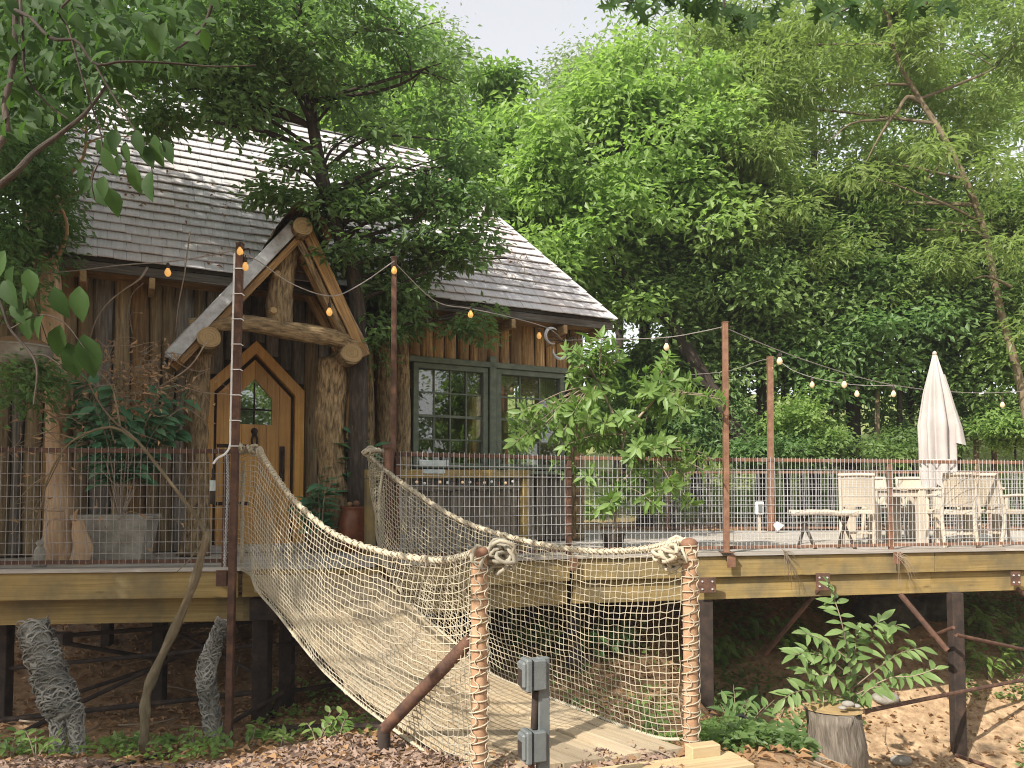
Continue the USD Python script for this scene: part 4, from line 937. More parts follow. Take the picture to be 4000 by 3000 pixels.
light_string('string of bulbs from the front orange pole sagging behind the umbrella to the right edge', pts_((2832, 1280, 8.66), (3000, 1352, 9.2), (3170, 1415, 9.8), (3400, 1485, 10.6), (3600, 1520, 11.4), (3830, 1535, 12.0), (4060, 1525, 12.6)), [(3037, .10), (3288, .13), (3498, .10), (3920, .17)], m='bulb_pale', scale=1.2)
light_string('string of bulbs low between the two orange poles and the far trees', pts_((2690, 1465, 12.4), (2850, 1448, 13.0), (3008, 1402, 13.7), (3100, 1448, 13.6), (3190, 1478, 13.4), (3330, 1502, 13.0), (3500, 1508, 12.5)), [(3016, .13), (3174, .10), (3342, .12)], m='bulb_pale', scale=1.4)

# ------------------------------------------------------------------ things hung and set about the decks
bt = Thing('hanging_bottle', 'dark bottle with a pale blue label hung on the left wire railing', 'bottle', P(831, 1900, 6.86))
bp = P(831, 1900, 6.86)
bt.part('bottle', lathe(bp, [(.0, -.16), (.022, -.155), (.024, -.12), (.024, .04), (.016, .07), (.010, .09), (.010, .16), (0, .162)], 12), 'dark_steel', smooth=True)
bt.part('label', lathe(bp, [(.0255, -.04), (.0255, .055)], 12), 'sign_blue', smooth=True)
bt.part('hook', tube(curve([bp + [0, 0, .16], bp + [.004, 0, .22], bp + [-.004, .01, .25]], 8), .004, 5), 'dark_steel')
ch = curve([P(888, 1775, 6.78), P(890, 1900, 6.76), P(884, 2060, 6.76), P(878, 2215, 6.80)], 90)
tt = np.linspace(0, 1, 90)
single('hanging_chain', join(*[tube(ch + .008 * np.stack([np.cos(tt * 95 + o), np.sin(tt * 95 + o), 0 * tt], 1), .0055, 5) for o in (0, np.pi)]), 'galvanised', 'twisted steel chain hanging down beside the tallest pole', 'chain', smooth=True)

ox = P(2130, 2600, 3.9)
ob = Thing('outlet_post', 'green grey post carrying two grey weatherproof outlet boxes in front of the bridge', 'outlet post', (ox[0], ox[1], -1.05))
oa = nrm([.93, .36, 0]); on = np.array([oa[1], -oa[0], 0]); OA = (oa, on, ZU)
top, bot = P(2128, 2566, 3.9), P(2112, 3060, 3.9)
ob.part('post', bx((top + [*bot[:2], -1.15]) / 2, (.062, .042, top[2] + 1.15), OA, .005, 2), 'grey_plastic')
for py, hh, cl in ((2628, .15, 0.0), (2905, .15, .035)):
    c = P(2096, py, 3.9) - [.0, .02, 0]
    bxp = ob.part('outlet_box', bx(c, (.075, .085, hh), OA, .007), 'grey_plastic')
    c2 = c - oa * .055
    ob.part('lid', bx(c2, (.034, .094, hh + .012), OA, .008), 'grey_plastic', bxp)
    ob.part('lid', bx(c2 - oa * .022 + ZU * .004, (.026, .082, hh - .02), OA, .010), 'grey_plastic', bxp)
    ob.part('dark_face', bx(c2 - oa * .0362 - ZU * .01, (.003, .05, hh * .55), OA, .001), 'dark_steel', bxp)
    ob.part('gasket', bx(c - oa * .0385, (.004, .090, hh + .004), OA), 'black_rubber', bxp)
cA, cB = P(2092, 2700, 3.88), P(2086, 2845, 3.88)
ob.part('conduit', tube([cA, cB], .017, 10), 'dark_steel', smooth=True)
ob.part('conduit', tube([P(2076, 2955, 3.88), [*P(2072, 3000, 3.88)[:2], -1.1]], .017, 10), 'rust', smooth=True)

sg = Thing('hanging_sign', 'small two tier weathered blue grey board sign hung behind the deck railing', 'sign', P(1694, 1810, 8.2))
c = P(1696, 1810, 8.25)
sg.part('board', bx(c, (.33, .018, .068), (nrm([1, .45, 0]), nrm([-.45, 1, 0]), ZU), .006), 'sign_blue')
sg.part('board', bx(P(1696, 1842, 8.25), (.25, .016, .045), (nrm([1, .45, 0]), nrm([-.45, 1, 0]), ZU), .006), 'sign_blue')
for px in (1645, 1745): sg.part('wire_loop', tube([P(px, 1775, 8.2), P(px, 1835, 8.25)], .003, 4), 'dark_steel')

fs = Thing('planter_stand', 'square pine timber frame standing on the deck under the windows', 'frame', P(1745, 2120, 8.9))
fa, fb = P(1446, 1850, 8.35), P(2050, 1850, 9.25)
tb = nrm(fb - fa)
for q in (fa, fb): fs.part('upright', bx((q[0], q[1], (q[2] - .06) / 2), (.10, .09, q[2] - .06), (nrm([tb[0], tb[1], 0]), nrm([-tb[1], tb[0], 0]), ZU), .005, 2), 'pine_beam')
fs.part('top_beam', beam(fa - tb * .05 + ZU * -.005, fb + tb * .05 + ZU * -.005, .10, .095), 'pine_beam')
fs.part('panel_rail', beam(fa + [0, 0, -.16], fb + [0, 0, -.16], .04, .05), 'grey_slab')
for i in range(22):
    q0 = lerp(fa, fb, (i + .5) / 22); hw = np.linalg.norm(fb - fa) / 44 * .92
    fs.part('slat', bx((q0[0] - tb[1] * .04, q0[1] + tb[0] * .04, (q0[2] - .2) / 2 + .01), (hw * 2, .02 + .008 * (i % 3), q0[2] - .22), (nrm([tb[0], tb[1], 0]), nrm([-tb[1], tb[0], 0]), ZU), .003, 2), 'grey_slab')
gl = Thing('globe_string', 'row of little pale globes strung under the top of the pine stand', 'string lights', P(1800, 1885, 8.8))
gp = np.array([lerp(fa, fb, t) + [.02, -.07, -.085 - .012 * math.sin(t * 40)] for t in np.linspace(.25, .95, 30)])
gl.part('cable', tube(gp, .003, 4), 'dark_steel')
for i in range(1, 29, 2): gl.part('globe', ico(gp[i] - [0, 0, .022], .017, 1), ('white_paint', 'bulb_pale', 'terracotta')[i % 3], smooth=True)

pb = P(1385, 2130, 8.75); pb[2] = 0
pt = Thing('ceramic_jar', 'tall glazed brown ceramic jar beside the right porch post', 'jar', pb)
pt.part('jar', lathe(pb, [(.0, .0), (.13, .0), (.17, .15), (.185, .30), (.17, .42), (.15, .47), (.165, .50), (.165, .52), (.14, .52), (.13, .46), (0, .44)], 20), 'terracotta', smooth=True)
pt.part('fruit', ico(pb + [.02, -.03, .55], .04, 1), 'orange_rust', smooth=True); pt.part('fruit', ico(pb + [-.06, 0, .54], .035, 1), 'dry_leaf', smooth=True)

tx = P(455, 2150, 7.62); tx[2] = 0
tr_ = Thing('stone_trough', 'long grey stone planter trough behind the left railing', 'planter', tx)
v = np.array([(-.27, -.16, 0), (.27, -.16, 0), (.27, .16, 0), (-.27, .16, 0), (-.34, -.20, .42), (.34, -.20, .42), (.34, .20, .42), (-.34, .20, .42), (-.29, -.15, .42), (.29, -.15, .42), (.29, .15, .42), (-.29, .15, .42), (-.29, -.15, .33), (.29, -.15, .33), (.29, .15, .33), (-.29, .15, .33)])
qf = [(0, 3, 2, 1), (0, 1, 5, 4), (1, 2, 6, 5), (2, 3, 7, 6), (3, 0, 4, 7), (4, 5, 9, 8), (5, 6, 10, 9), (6, 7, 11, 10), (7, 4, 8, 11), (8, 9, 13, 12), (9, 10, 14, 13), (10, 11, 15, 14), (11, 8, 12, 15)]
f = np.array([t for a, b, c_, d_ in qf for t in ((a, b, c_), (a, c_, d_))])
tr_.part('trough', rotz((v + tx, f, None), .15, tx), 'stone_grey')
tr_.part('rim', join(*[rotz(bx(tx + o, s_, None, .012), .15, tx) for o, s_ in (((0, -.185, .435), (.72, .055, .05)), ((0, .185, .435), (.72, .055, .05)), ((-.335, 0, .435), (.055, .314, .048)), ((.335, 0, .435), (.055, .314, .048)))]), 'stone_grey')
tr_.part('soil', rotz(bx(tx + [0, 0, .385], (.56, .28, .03)), .15, tx), 'interior')

sx_ = P(312, 2175, 7.25); sx_[2] = 0
st_ = Thing('jagged_stump', 'pale jagged dead stump beside the stone trough behind the railing', 'stump', sx_)
st_.part('stump', tube(curve([sx_, sx_ + [.02, 0, .16], sx_ + [-.01, 0, .32], sx_ + [-.04, 0, .42]], 12), np.linspace(.095, .045, 12), 10, rough=.5, seed=3), 'peeled_log', smooth=True)
st_.part('broken_top', tube(curve([sx_ + [-.05, .02, .36], sx_ + [-.055, 0, .46], sx_ + [-.03, 0, .52]], 8), np.linspace(.035, .006, 8), 7, rough=.5), 'peeled_log')
fx = P(155, 2180, 7.0); fx[2] = 0
fg = Thing('small_statue', 'little grey garden statue standing on the deck behind the left railing', 'statue', fx)
fg.part('body', lathe(fx, [(0, 0), (.055, 0), (.06, .03), (.035, .05), (.05, .10), (.045, .15), (.025, .185), (0, .19)], 12), 'stone_grey', smooth=True)
fg.part('head', ico(fx + [0, 0, .215], .033, 2), 'stone_grey', smooth=True); fg.part('ear', tube([fx + [.012, 0, .23], fx + [.03, 0, .29]], [.012, .004], 6), 'stone_grey')

hb_ = P(85, 1370, 6.9)
hbw = Thing('hanging_bowl', 'big pale grey bowl planter hanging at the left end of the cottage', 'hanging planter', hb_)
hbw.part('bowl', lathe(hb_ , [(0, -.14), (.12, -.13), (.20, -.09), (.25, -.02), (.262, .02), (.275, .02), (.275, .035), (.245, .035), (.225, -.02), (0, -.06)], 28), 'stone_grey', smooth=True)
hbw.part('moss', ico(hb_ + [0, 0, .03], .225, 2, (1, 1, .45)), 'dry_leaf', smooth=True)
for a in (0, 2.1, 4.2): hbw.part('hanger', tube([hb_ + [.25 * math.cos(a), .25 * math.sin(a), .03], hb_ + [0, 0, .75]], .004, 5), 'dark_steel')

hs = Thing('horseshoe_wreath', 'pair of pale metal crescents with dry twigs hung at the cottage corner', 'ornament', P(2180, 1330, 10.1))
for px, py, rr, a0, flip in ((2158, 1312, .105, .9, 1), (2186, 1372, .10, 2.9, 1)):
    c = P(px, py, 10.1); a = np.linspace(a0, a0 + 4.2, 20); e1 = UD
    hs.part('crescent', tube(c + rr * (np.cos(a)[:, None] * e1 + np.sin(a)[:, None] * ZU), .006 + .018 * np.sin(np.linspace(0, np.pi, 20)), 6), 'galvanised', smooth=True)
r_ = np.random.default_rng(3)
for i in range(16):
    c = P(2195, 1335, 10.1); d_ = rand_dirs(1, -.3, .5, r_)[0] * .22; hs.part('twig', tube([c, c + d_ * .6 + [0, -.02, .01], c + d_], .004, 4), 'bark')

wl = P(2965, 2005, 13.2)
op = Thing('outlet_stake', 'small pale outlet box on a short stake at the back of the right deck', 'outlet', (wl[0], wl[1], 0))
op.part('stake', bx((wl[0], wl[1], .2), (.05, .04, .4), None, .004, 2), 'teak'); op.part('box', bx((wl[0], wl[1] - .03, .42), (.13, .08, .22), None, .01), 'white_paint'); op.part('cover', bx((wl[0], wl[1] - .078, .42), (.09, .012, .15), None, .004), 'grey_plastic')
fl = P(3035, 2066, 13.2); fl[2] = 0
fd = Thing('flood_light', 'small white spotlight on the deck floor at the foot of the back pole', 'spotlight', fl)
fd.part('shade', tube([fl + [-.03, 0, .16], fl + [.05, -.04, .07]], [.045, .085], 12), 'white_paint', smooth=True); fd.part('stand', bx(fl + [0, 0, .04], (.06, .06, .08), None, .006), 'grey_plastic')

# ------------------------------------------------------------------ right hand deck furniture
def umbrella():
    c = P(3668, 2100, 10.55); c[2] = 0
    t_ = Thing('patio_umbrella', 'tall closed cream patio umbrella standing behind the dining table', 'umbrella', c)
    t_.part('pole', tube([c, c + [0, 0, 2.60]], .024, 12), 'teak', smooth=True)
    t_.part('base', lathe(c, [(0, 0), (.26, 0), (.26, .05), (.06, .09), (.04, .30), (0, .30)], 20), 'stone_grey', smooth=True)
    n, m = 64, 30
    zz = np.linspace(.80, 2.60, m); v = []; uv = []
    for i, z in enumerate(zz):
        t = (z - .80) / 1.8
        R = np.interp(t, [0, .10, .30, .45, .70, .92, 1.0], [.20, .235, .235, .245, .165, .06, .025])
        for j in range(n):
            a = 2 * np.pi * j / n
            fold = .5 + .5 * math.cos(8 * a + 1.6 * math.sin(2 * a) + .8 * t)
            rr = R * (1 - (.60 * (1 - .5 * t)) * (1 - fold) ** 1.3) * (1 + .10 * math.sin(a + 1.0))
            dz = -.12 * fold * max(0, 1 - t * 5) + (.05 if t < .12 else 0) * math.sin(3 * a)
            v.append(c + [rr * math.cos(a), rr * math.sin(a), z + dz]); uv.append((a * .2, z))
    f = []
    for i in range(m - 1):
        for j in range(n):
            k_ = (j + 1) % n
            f += [[i * n + j, i * n + k_, (i + 1) * n + k_], [i * n + j, (i + 1) * n + k_, (i + 1) * n + j]]
    t_.part('canopy', (np.array(v), np.array(f), np.array(uv)), 'fabric', smooth=True)
    # loose panel corner hanging out at the right, half way down
    fl_ = []; 
    for i in range(9):
        z = 2.30 - .93 * i / 8; w = .055 + .17 * (i / 8) ** 1.5
        for j in range(5):
            s = j / 4; a = -.55 + .25 * math.sin(i * .3)
            rr = np.interp((z - .8) / 1.8, [0, .3, .45, .7, .92, 1], [.23, .235, .245, .165, .06, .03]) * .80 + w * s * .72
            fl_.append(c + [rr * math.cos(a - .5 * math.sin(s * 3)), rr * math.sin(a - .5 * math.sin(s * 3)) , z - .05 * s * (i / 8)])
    ff = [[i * 5 + j + q for q in t3] for i in range(8) for j in range(4) for t3 in ((0, 1, 6), (0, 6, 5))]
    t_.part('loose_flap', (np.array(fl_), np.array(ff), None), 'fabric', smooth=True)
    t_.part('finial', lathe(c + [0, 0, 2.585], [(0, .0), (.03, .0), (.028, .03), (.012, .05), (0, .055)], 12), 'teak', smooth=True)
    tie = np.linspace(0, 2 * np.pi, 24); t_.part('tie_strap', tube(np.stack([c[0] + .232 * np.cos(tie), c[1] + .232 * np.sin(tie), 1.12 + 0 * tie], 1), .012, 6), 'fabric')
umbrella()
def table(label, x0, x1, y0, y1):
    c = np.array([(x0 + x1) / 2, (y0 + y1) / 2, 0]); t_ = Thing('dining_table', label, 'table', c, 'pale wooden tables on the right hand deck')
    n = 6
    for i in range(n):
        a, b = y0 + (y1 - y0) * i / n + .004, y0 + (y1 - y0) * (i + 1) / n - .004
        t_.part('top_slat', bx(((x0 + x1) / 2, (a + b) / 2, .735), (x1 - x0, b - a, .032), None, .004), 'teak')
    for y in (y0 + .06, y1 - .06): t_.part('apron', bx(((x0 + x1) / 2, y, .665), (x1 - x0 - .2, .024, .085), None, .003), 'teak')
    for x in (x0 + .06, x1 - .06): t_.part('apron', bx((x, (y0 + y1) / 2, .665), (.024, y1 - y0 - .2, .085), None, .003), 'teak')
    for x in (x0 + .07, x1 - .07):
        for y in (y0 + .07, y1 - .07): t_.part('leg', bx((x, y, .36), (.105, .105, .715), None, .008, 2), 'teak')
table('pale wooden table under the closed umbrella, left of the two', 4.72, 5.50, 10.15, 10.95)
table('pale wooden table at the right, between the umbrella and the frame edge', 5.62, 6.55, 10.2, 11.0)
def chair(label, loc, rot):
    t_ = Thing('patio_chair', label, 'chair', loc, 'woven patio chairs round the tables')
    L = lambda g: move(rotz(g, rot), loc)
    for sx in (-.19, .19):
        t_.part('leg', L(tube(curve([(sx, -.27, 0), (sx, -.215, .22), (sx, -.20, .44), (sx, -.25, .70), (sx, -.30, .92)], 12), [.024] * 4 + [.022] * 8, 8)), 'teak', smooth=True)
        t_.part('leg', L(tube(curve([(sx, .26, 0), (sx, .235, .3), (sx, .22, .62)], 8), .022, 8)), 'teak', smooth=True)
        t_.part('arm', L(tube(curve([(sx, .26, .62), (sx, .05, .645), (sx, -.23, .63)], 8), .020, 8)), 'teak', smooth=True)
        t_.part('side_rail', L(beam((sx, -.2, .43), (sx, .235, .43), .03, .05)), 'teak')
    for y in (-.2, .235): t_.part('cross_rail', L(beam((-.19, y, .43), (.19, y, .43), .03, .05)), 'teak')
    t_.part('stretcher', L(beam((-.19, -.22, .17), (.19, -.22, .17), .022, .03)), 'teak')
    t_.part('top_rail', L(tube(curve([(-.21, -.30, .90), (0, -.33, .905), (.21, -.30, .90)], 8), .022, 8)), 'teak', smooth=True)
    t_.part('seat', L(bx((0, .02, .455), (.36, .42, .022), None, .006)), 'weave')
    v = []; uv = []
    for i in range(7):
        z = .50 + .39 * i / 6; y = -.205 - .10 * (i / 6) ** 1.2
        for j in range(5): v.append((-.18 + .09 * j, y - .03 * math.sin(np.pi * j / 4), z)); uv.append((j * .11, z))
    f = [[i * 5 + j + q for q in t3] for i in range(6) for j in range(4) for t3 in ((0, 1, 6), (0, 6, 5))]
    t_.part('back', L((np.array(v), np.array(f), np.array(uv))), 'weave')
    return t_
def cpos(px, d): p = P(px, 2000, d); return (p[0], p[1], 0.0)
ch0 = chair('woven chair with its back to us at the left end of the left table', cpos(3350, 9.95), -.45)
def chair_copy(label, loc, rot): copy_of(ch0, 'patio_chair', label, 'chair', loc, 0, 'woven patio chairs round the tables')
for lb, px, d, rt in (('woven chair seen from behind directly in front of the umbrella', 3715, 9.75, -.12), ('woven chair seen from the side at the right table, nearest the frame edge', 3925, 9.9, -1.35),
                      ('woven chair facing us behind the left table, left of the umbrella', 3450, 11.4, 3.2), ('woven chair facing us behind the left table, partly behind its leg', 3585, 11.45, 3.0)):
    chair(lb, cpos(px, d), rt)
c = P(3225, 2140, 9.30); c[2] = 0
bn_ = Thing('rustic_bench', 'low bench of twisted wood on crossed dark legs by the right hand railing', 'bench', c)
bn_.part('seat', tube(curve([c + [-.40, .02, .43], c + [-.15, .0, .44], c + [.1, .03, .43], c + [.4, .0, .42]], 20), .035, 9, rough=.35), 'teak', smooth=True)
bn_.part('seat', tube(curve([c + [-.38, .14, .43], c + [.0, .12, .44], c + [.41, .14, .42]], 20), .032, 9, rough=.35), 'teak', smooth=True)
for dx in (-.22, .26):
    for q0, q1 in ((-.085, .06), (.085, -.03)): bn_.part('leg', tube(curve([c + [dx + q0, -.0 + q1, 0], c + [dx + q0 * .2, .06, .24], c + [dx - q0 * .7, .08, .42]], 8), .020, 7, rough=.3), 'bark', smooth=True)

# ------------------------------------------------------------------ trees
def ell(px, py, d, rx, ry, rd):
    return P(px, py, d), np.array([rx * d / FPX, rd, ry * d / FPX])
def crown_centers(ells, n, r, inner=.45, gap=.0, gs=1.0, seed=0):
    vol = np.array([np.prod(e[1]) ** .8 for e in ells]); out = []
    ks = r.choice(len(ells), int(n * 1.8), p=vol / vol.sum())
    for k in ks:
        c, R = ells[k]; u = rand_dirs(1, -1, 1, r)[0] * r.uniform(inner, 1.0) ** .6
        p = c + u * R
        if gap and meshkit.fbm(p * gs, 2, seed + 31) < gap: continue
        out.append(p)
        if len(out) >= n: break
    return np.array(out)
def tree(name, label, trunk, r0, r1, ells, n, per, L, Wd, leaf, bark, clump_r, seed, limbs=12, gap=.0, gs=.8, group=None, cat='tree', flat=.6, droop=.35, limb_r=.03, tsides=10, inner=.45, extra=None):
    r = np.random.default_rng(seed); tp = curve(trunk, 26); base = tp[0]
    t_ = Thing(name, label, cat, base, group)
    rad = np.linspace(r0, r1, 26) * (1 + .35 * np.exp(-np.arange(26) / 1.5))
    t_.part('trunk', tube(tp, rad, tsides, rough=.18, seed=seed), bark, smooth=True)
    C = crown_centers(ells, n, r, inner, gap, gs, seed)
    pick = C[r.choice(len(C), min(limbs, len(C)), replace=False)]
    bs = []
    for c in pick:
        dz = c[2] - tp[:, 2]; cost = np.linalg.norm(tp - c, axis=1) + np.where(dz < .15 * np.linalg.norm(tp - c, axis=1), 1.5, 0)
        i = int(np.argmin(cost + r.uniform(0, .4, 26))); a = tp[i]; m = (a + c) / 2 + rand_dirs(1, -.3, .8, r)[0] * np.linalg.norm(c - a) * .16
        rr = min(limb_r * (.6 + .25 * np.linalg.norm(c - a)), rad[i] * .7)
        cv = curve([a, m, c], 10); bs.append(tube(cv, np.linspace(rr, .006, 10), 6, False, rough=.15))
        for _ in range(3):
            j = r.integers(4, 9); e = cv[j] + rand_dirs(1, -.2, .7, r)[0] * np.linalg.norm(c - a) * .35
            bs.append(tube(curve([cv[j], (cv[j] + e) / 2 + rand_dirs(1, -.2, .5, r)[0] * .08, e], 6), np.linspace(rr * .4, .004, 6), 5, False))
    if extra: bs += [tube(curve(e, 14), np.linspace(ra, rb, 14), 7, False, rough=.2) for e, ra, rb in extra]
    if bs: t_.part('branches', join(bs), bark, smooth=True, kind='stuff')
    t_.part('crown', clump_leaves(C, clump_r * r.uniform(.7, 1.3, len(C)), per, L, Wd, r, flat, droop), leaf, kind='stuff')
    return t_
BG = 'tall trees of the wood behind the decks'
def std(label, px, d, top, spread, leaf, seed, low=1350, lean=0, n=165, per=140, L=.155, Wd=.078, bark='bark', r0=.16, clump_r=.66, gap=.42, name='forest_tree'):
    g = ground_z(P(px, 1800, d)[0], d); b = P(px, 1800, d); b[2] = g - .1
    tr = [b, P(px + lean * .3, 1250, d), P(px + lean * .7, 700, d), P(px + lean, max(top + 250, -300), d)]
    h = low - top; el = []
    r = np.random.default_rng(seed + 1)
    for i in range(6):
        t = i / 5; w = spread * (.45 + .75 * math.sin(math.pi * (.12 + .75 * t))) * .62
        el.append(ell(px + lean * (1 - t) + r.uniform(-.35, .35) * spread, top + h * (.12 + .80 * t), d + r.uniform(-.6, .6), w, h * .17, w * d / FPX))
    return tree(name, label, tr, r0, .04, el, n, per, L, Wd, leaf, bark, clump_r, seed, 14, gap, .7, None)
std('broad bright tree directly behind the cottage roof, right of the porch tree', 1560, 16.5, 60, 420, 'leaf_bright', 201, low=900, n=90)
std('tree behind the left part of the cottage roof, under the sky', 1120, 17.5, -350, 480, 'leaf_elm', 202, low=800)
std('far left tree behind the cottage, mostly hidden by nearer leaves', 420, 17.0, -420, 520, 'leaf_elm', 203, low=900)
std('narrow bright tree with a pointed top against the sky', 1885, 15.5, 85, 185, 'leaf_bright', 204, low=1250, n=95, per=110, clump_r=.42, L=.19)
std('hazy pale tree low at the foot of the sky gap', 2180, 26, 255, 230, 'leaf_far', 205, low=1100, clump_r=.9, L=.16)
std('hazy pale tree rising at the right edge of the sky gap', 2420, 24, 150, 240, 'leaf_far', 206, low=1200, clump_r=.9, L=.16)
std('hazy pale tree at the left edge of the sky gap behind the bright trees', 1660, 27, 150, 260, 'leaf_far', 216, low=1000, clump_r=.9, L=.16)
std('mid green tree in the back row left of the willowy tree', 2720, 20, -150, 420, 'leaf_elm', 207, low=1400)
std('tall tree in the back row behind the willowy crown', 3180, 20.5, -420, 450, 'leaf_willow', 208, low=1400)
std('tall tree in the back row near the right edge', 3680, 20, -450, 480, 'leaf_elm', 209, low=1450)
std('rightmost tall tree of the back row, cut by the frame edge', 4220, 18.5, -420, 480, 'leaf_willow', 210, low=1500)
std('tree with deep green crown behind the front orange pole', 2980, 15.7, 760, 380, 'leaf_elm', 211, low=1640, n=140, clump_r=.52)
std('deep green tree low behind the shorter orange pole', 3330, 15.9, 860, 380, 'leaf_deep', 212, low=1600, n=140, clump_r=.52)
std('deep green tree low behind the umbrella', 3720, 16.0, 850, 420, 'leaf_elm', 213, low=1560, n=140, clump_r=.52)
std('dark tree filling the gap between cottage corner and front pole', 2520, 16.2, 900, 360, 'leaf_elm', 214, low=1680, n=140, clump_r=.52)
std('dark low tree at the right edge behind the deck', 4080, 15.8, 850, 320, 'leaf_bright', 215, low=1600, n=110, clump_r=.6)
# the bright broad leaved tree on a leaning black trunk
tree('leaning_tree', 'bright broad leaved tree on a dark leaning trunk behind the bush', [P(2925, 1800, 15.0), P(2850, 1640, 14.9), P(2720, 1425, 14.8), P(2600, 1240, 14.7), P(2440, 1080, 14.6), P(2390, 1000, 14.5), P(2380, 700, 14.4)], .17, .05,
     [ell(2330, 620, 14.2, 420, 260, 1.6), ell(2120, 900, 14.0, 330, 220, 1.4), ell(2560, 850, 14.2, 380, 220, 1.5), ell(2450, 420, 14.8, 330, 230, 1.5), ell(2300, 1120, 13.9, 260, 110, 1.0), ell(2700, 560, 14.8, 320, 260, 1.5), ell(1950, 700, 14.6, 230, 200, 1.2)],
     200, 150, .17, .085, 'leaf_bright', 'bark', .50, 220, 18, .42, .9, flat=.6)
# the willowy tree leaning in from the right
wt = [P(4040, 1790, 14.3), P(3995, 1540, 14.3), P(3955, 1380, 14.2), P(3900, 1180, 14.2), P(3830, 850, 14.0), P(3700, 560, 13.8), P(3600, 400, 13.8), P(3510, 235, 13.8), P(3470, 60, 13.8)]
ex = [([P(3600, 400, 13.8), P(3540, 380, 13.7), P(3480, 460, 13.6), P(3330, 480, 13.5), P(3230, 560, 13.4)], .045, .008), ([P(3560, 330, 13.8), P(3440, 330, 13.7), P(3390, 350, 13.6)], .03, .006), ([P(3720, 590, 13.8), P(3640, 680, 13.6), P(3600, 720, 13.5)], .035, .006), ([P(3480, 460, 13.6), P(3420, 560, 13.5), P(3380, 640, 13.4)], .03, .005),
      ([P(3850, 930, 14), P(3770, 880, 13.8), P(3690, 870, 13.7)], .03, .006), ([P(3835, 870, 14.0), P(3700, 800, 13.7), P(3520, 730, 13.5), P(3420, 700, 13.4)], .03, .005), ([P(3510, 235, 13.8), P(3480, 150, 13.8), P(3530, 40, 13.8)], .03, .008), ([P(3950, 1120, 14.1), P(3860, 1080, 13.9), P(3800, 1090, 13.8)], .03, .006)]
tree('willowy_tree', 'tall fine leaved tree with a long tan trunk leaning in from the right', wt, .078, .034,
     [ell(3250, 250, 14.4, 480, 300, 1.5), ell(3720, 160, 14.6, 380, 300, 1.5), ell(2850, 330, 14.6, 330, 300, 1.3), ell(3150, 700, 14.2, 420, 240, 1.3), ell(3650, 760, 14.9, 380, 280, 1.2), ell(4000, 500, 14.6, 250, 380, 1.3), ell(2860, 780, 14.6, 280, 230, 1.1), ell(3450, 1050, 14.8, 350, 170, 1.0), ell(3950, 1050, 15, 200, 250, 1.0), ell(3740, 640, 13.3, 170, 120, .3), ell(3900, 980, 13.4, 130, 110, .3), ell(3560, 330, 13.3, 160, 100, .3), ell(3650, 480, 13.2, 120, 80, .25), ell(3960, 1350, 13.5, 120, 90, .3)],
     300, 130, .19, .045, 'leaf_willow', 'pale_bark', .46, 221, 14, .38, 1.0, extra=ex, droop=.45, flat=.5)
# slender stems between the deck and the clearing
ST = [(2210, 15.5, 'behind the window bush left'), (2625, 15.3, 'left of the front orange pole'), (2990, 15.6, 'just left of the shorter orange pole'), (3075, 15.4, 'first right of the shorter orange pole'), (3130, 16.4, 'second right of the shorter orange pole'), (3235, 15.5, 'behind the low green shrub'), (3290, 16.5, 'thin, behind the hanging bulbs'),
      (3420, 15.2, 'left of the umbrella with a side branch'), (3505, 15.6, 'dark, close left of the umbrella'), (3570, 16.0, 'hidden at its foot by the umbrella'), (3810, 15.3, 'pale, right of the umbrella'), (3890, 15.8, 'pale and crooked near the right edge'), (3350, 17.5, 'far back in the clearing'), (3180, 18.0, 'far back and thin')]
for i, (px, d, wh) in enumerate(ST):
    r = np.random.default_rng(300 + i); b = P(px, 1800, d); b[2] = ground_z(b[0], d) - .1
    k1, k2 = r.uniform(-60, 60), r.uniform(-110, 110)
    tree('slender_tree', 'slender trunk ' + wh, [b, P(px + k1 * .5, 1500, d), P(px + k1, 1200, d), P(px + k2, 850, d)], r.uniform(.035, .07), .02,
         [ell(px + k2, 850, d, 190, 150, .8), ell(px + k1, 1120, d, 200, 110, .8)], 34, 170, .13, .065, ('leaf_elm', 'leaf_elm', 'leaf_bright')[i % 3], 'pale_bark' if i in (10, 11, 7) else 'bark', .5, 320 + i, 6, .3)
# shrubs along the far side
SH = [(2090, 17.2, 1640, 190, 170, 'leaf_elm', 'leafy shrub seen through the right cottage window'), (3170, 14.9, 1640, 190, 120, 'leaf_bright', 'bright green shrub left of the umbrella beyond the railing'), (3620, 15.4, 1700, 160, 70, 'leaf_elm', 'low shrub hidden behind the umbrella'), (3960, 14.9, 1640, 150, 110, 'leaf_bright', 'bright shrub at the right edge beyond the railing'), (2760, 15.2, 1640, 170, 130, 'leaf_deep', 'dark shrub behind the front orange pole'),
      (2480, 15.4, 1600, 220, 160, 'leaf_deep', 'dark shrub behind the bright bush'), (3330, 14.7, 1755, 300, 45, 'leaf_elm', 'low line of shrub foliage along the foot of the back railing'), (2960, 14.6, 1760, 160, 40, 'leaf_deep', 'small dark shrub at the foot of the shorter orange pole')]
for i, (px, d, py, rx, ry, lf, lb) in enumerate(SH):
    b = P(px, 1800, d); b[2] = ground_z(b[0], d)
    tree('shrub', lb, [b, b + [.05, 0, .3], P(px, py, d)], .03, .015, [ell(px, py, d, rx, ry, .6), ell(px - rx * .4, py + ry * .4, d, rx * .6, ry * .6, .5)], 36, 120, .11, .05, lf, 'bark', .33, 400 + i, 8, .25, cat='shrub')
